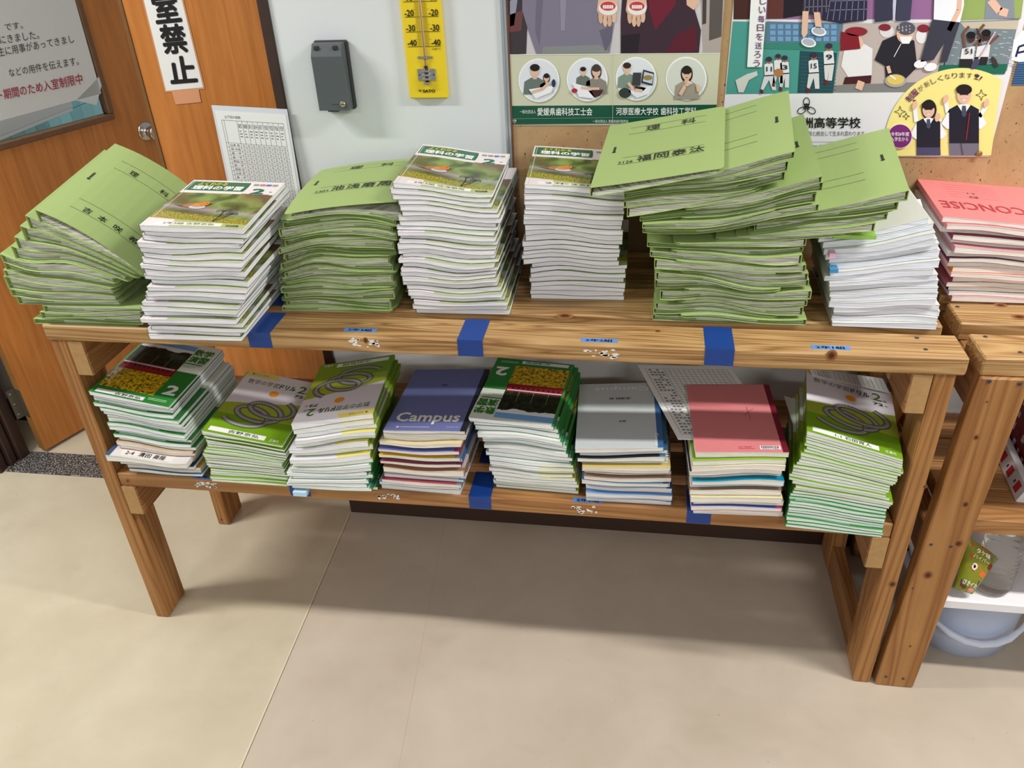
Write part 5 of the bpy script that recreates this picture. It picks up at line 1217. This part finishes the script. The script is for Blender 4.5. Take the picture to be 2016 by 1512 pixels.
TABS = [((1632, 1646), (499, 508), (226, 176, 206), 'pink sticky tab at left of the bluish textbooks'), ((1633, 1651), (530, 537), (70, 140, 186), 'blue sticky tab at left of the bluish textbooks'), ((1640, 1726), (464, 470), (150, 196, 90), 'green paper strip near top of the bluish textbooks'), ((578, 602), (970, 976), (186, 218, 240), 'pale blue sticky tab under the upside-down drill books')]
for (u0, u1), (v0, v1), c_, lb in TABS:
    yy = .106 if u0 > 1000 else -.026
    p0, p1 = onY(u0, v1, yy), onY(u1, v0, yy)
    o = tag(mk('sticky_tab', *box(p0[0], p1[0], yy-.0008, yy+.02, p0[2], max(p1[2], p0[2]+.002)), colour(c_), loc=tuple(p0)), lb, 'sticky tab', 'paper tabs')

# ------------------------------------------------------------------ under the neighbouring shelf
FOAM = plain('white_foam', (234, 232, 234), .8, .2, var=.05, scale=25)
tag(mk('foam_board', *box(1.935, 2.7, .034, .428, .2290, .2575, .004), FOAM, loc=(2.3, .22, .2290)), 'white foam board shelf resting over the pale blue bucket', 'board')
bk = thing('bucket', 'pale blue plastic bucket under the white foam board', 'bucket', (2.085, .225, .001))
BLU = plain('pale_blue_plastic', (186, 200, 226), .35, .4)
mk('body', *lathe([(.118, .001), (.124, .004), (.130, .10), (.136, .210), (.146, .211), (.146, .2285), (.134, .2285), (.128, .10), (.120, .012)], (2.085, .225, 0), n=48, capt=True), BLU, bk, smooth=True)
hp = [];  c0 = onY(1840, 1228, .085)
for k in range(15):
    a_ = math.pi*k/14; hp.append((2.085-.148*math.cos(a_), .225-.148*math.sin(a_)*.98-.004, .195-.115*math.sin(a_)))
mk('handle', *tube(hp, [.0045]*4+[.006]+[.009]*5+[.006]+[.0045]*4, 8), plain('bluish_white_plastic', (206, 214, 230), .35), bk, smooth=True)
for s_ in (-1, 1): mk('handle_ear', *box(2.085+s_*.147-.006, 2.085+s_*.147+.006, .205, .24, .175, .210, .003), BLU, bk)
# clear bottle
bp = onZ(1957, 1172, .258)
bt_ = thing('plastic_bottle', 'clear ribbed plastic bottle standing on the foam board', 'bottle', (bp[0], bp[1]+.03, .258))
prof = [(.026, .0008), (.036, .003), (.040, .012)]
for k in range(9): prof += [(.041, .018+.0125*k), (.0385, .0225+.0125*k), (.041, .027+.0125*k)]
prof += [(.040, .135), (.032, .148), (.018, .157), (.0135, .160)]
g = NT('clear_pet', .06, .5); g.bsdf.inputs['Transmission Weight'].default_value = .92; g.bsdf.inputs['IOR'].default_value = 1.2; PET = g.done((.93, .93, .90))
mk('body', *lathe(prof, (bp[0], bp[1]+.03, .258), n=36), PET, bt_, smooth=True)
mk('cap', *lathe([(.0145, .1585), (.0145, .168)], (bp[0], bp[1]+.03, .258), n=24), plain('white_cap', (230, 230, 232), .4), bt_)
# snack packet : pillow bag leaning on the bottle
sn = thing('snack_packet', 'green and orange snack packet with fish picture beside the bottle', 'packet', tuple(onY(1897, 1168, .035)))
C4_ = [(1878, 1158), (1914, 1170), (1968, 1096), (1906, 1058)]
P4 = [onY(u, v, y) for (u, v), y in zip(C4_, (.042, .042, .075, .075))]
def bag(a, b, s=0.): 
    b_ = (P4[0]*(1-a)+P4[1]*a)*(1-b)+(P4[3]*(1-a)+P4[2]*a)*b
    t = .011*(max(0, 1-abs(2*a-1)**3)**.6)*(max(0, 1-abs(2*b-1)**4)**.6)
    wv = .0012*math.sin(18*a+9*b)
    return b_+np.array((.2, -1, .3))*(t+wv*.5)*s
n = 12; V = []; F = []
for s_ in (1, -1):
    for i in range(n+1):
        for j in range(n+1): V.append(tuple(bag(i/n, j/n, s_)))
m_ = (n+1)**2
for q_ in (0, m_):
    for i in range(n):
        for j in range(n): F.append((q_+i*(n+1)+j, q_+(i+1)*(n+1)+j, q_+(i+1)*(n+1)+j+1, q_+i*(n+1)+j+1))
mk('bag', V, F, plain('olive_green_foil', (132, 140, 30), .3, .5, .2, var=.15, scale=50), sn, smooth=True)
p = Print(lambda a, b, l: tuple(bag(a, b, 1)+np.array((0, -1, .2))*(.0008+.0003*l)))
p.poly([(.16, .70), (.84, .76), (.80, .98), (.10, .96)], (206, 70, 40), 1); p.text('ハイパー', .22, .74, .74, .82, (250, 226, 180), 2, .02); p.text('タケ味', .26, .85, .70, .94, (250, 240, 220), 2, .02); p.ell(.86, .72, .09, .07, (150, 30, 40), 1)
p.poly([(.20, .56), (.40, .66), (.86, .54), (.80, .44), (.40, .50)], (226, 100, 50), 1); p.ell(.36, .585, .085, .07, (240, 240, 236), 2); p.ell(.36, .585, .04, .035, (20, 20, 24), 3); p.poly([(.10, .24), (.80, .36), (.82, .24), (.14, .10)], (70, 40, 90), 1); p.text('さきイカ', .18, .18, .76, .28, (240, 236, 230), 2, .02); p.ell(.66, .10, .14, .06, (236, 150, 140), 1); p.ell(.30, .12, .10, .05, (110, 60, 30), 1)
p.build('packet_print', sn)
# boxes and folders on the neighbour's lower shelf
def lean_box(px, thick, label, col, name, marks):
    P = [np.array(x) for x in px]; nr = np.cross(P[1]-P[0], P[3]-P[0]); nr = nr/np.linalg.norm(nr); nr = nr if nr[0] < 0 else -nr
    o = thing(name, label, 'box', tuple(P[0])); mk('body', *thin(P, nr, thick), col, o)
    p = Print(lambda u, v, l: tuple((P[0]*(1-u)+P[1]*u)*(1-v)+(P[3]*(1-u)+P[2]*u)*v+nr*(.0005+.0003*l))); marks(p); p.build('print', o)
def m1(p):
    rr = random.Random(8)
    for i in range(9):
        for j in range(7): p.rect(.05+.1*i, .05+.13*j, .05+.1*i+rr.uniform(.03, .08), .05+.13*j+rr.uniform(.04, .09), (222, 206, 206) if rr.random() < .6 else (150, 24, 40), 1)
lean_box([(2.11, .12, .496), (2.11, .40, .496), (2.135, .40, .74), (2.135, .12, .74)], .12, 'dark red and white patterned carton at the right edge', colour((128, 22, 40)), 'patterned_carton', m1)
def m2(p):
    for i in range(5): p.rect(.06+.18*i, .2, .13+.18*i, .8, (196, 40, 56), 1); p.rect(.15+.18*i, .4, .17+.18*i, .6, (60, 60, 66), 1)
lean_box([(2.062, .10, .4935), (2.085, .40, .4935), (2.098, .40, .528), (2.075, .10, .528)], .02, 'white folder with red marks beside the patterned carton', colour((224, 222, 224)), 'white_folder', m2)
# wash basin in the washroom behind the glazed door
wb = thing('wash_basin', 'white wash basin counter seen through the door glass', 'basin', (-1.7, 1.95, 0))
CER = plain('white_ceramic', (228, 232, 232), .15, .5)
mk('counter', *join(box(-1.958, -1.62, 1.25, 1.32, .83, .86, .006), box(-1.958, -1.62, 2.55, 2.62, .83, .86, .006), box(-1.66, -1.62, 1.32, 2.55, .83, .86, .006), box(-1.958, -1.88, 1.32, 2.55, .83, .86, .006)), CER, wb)
mk('bowl', *join(box(-1.90, -1.68, 1.30, 2.57, .73, .75, .004), box(-1.70, -1.68, 1.30, 2.57, .75, .83), box(-1.90, -1.88, 1.30, 2.57, .75, .83), box(-1.88, -1.70, 1.30, 1.32, .75, .83), box(-1.88, -1.70, 2.55, 2.57, .75, .83)), CER, wb)
mk('pedestal', *box(-1.95, -1.85, 1.4, 1.9, 0, .73, .01), CER, wb)
mk('tap', *tube([(-1.92, 1.9, .87), (-1.92, 1.9, 1.0), (-1.86, 1.9, 1.03), (-1.78, 1.9, 1.0)], .012, 10), STEEL, wb, smooth=True)
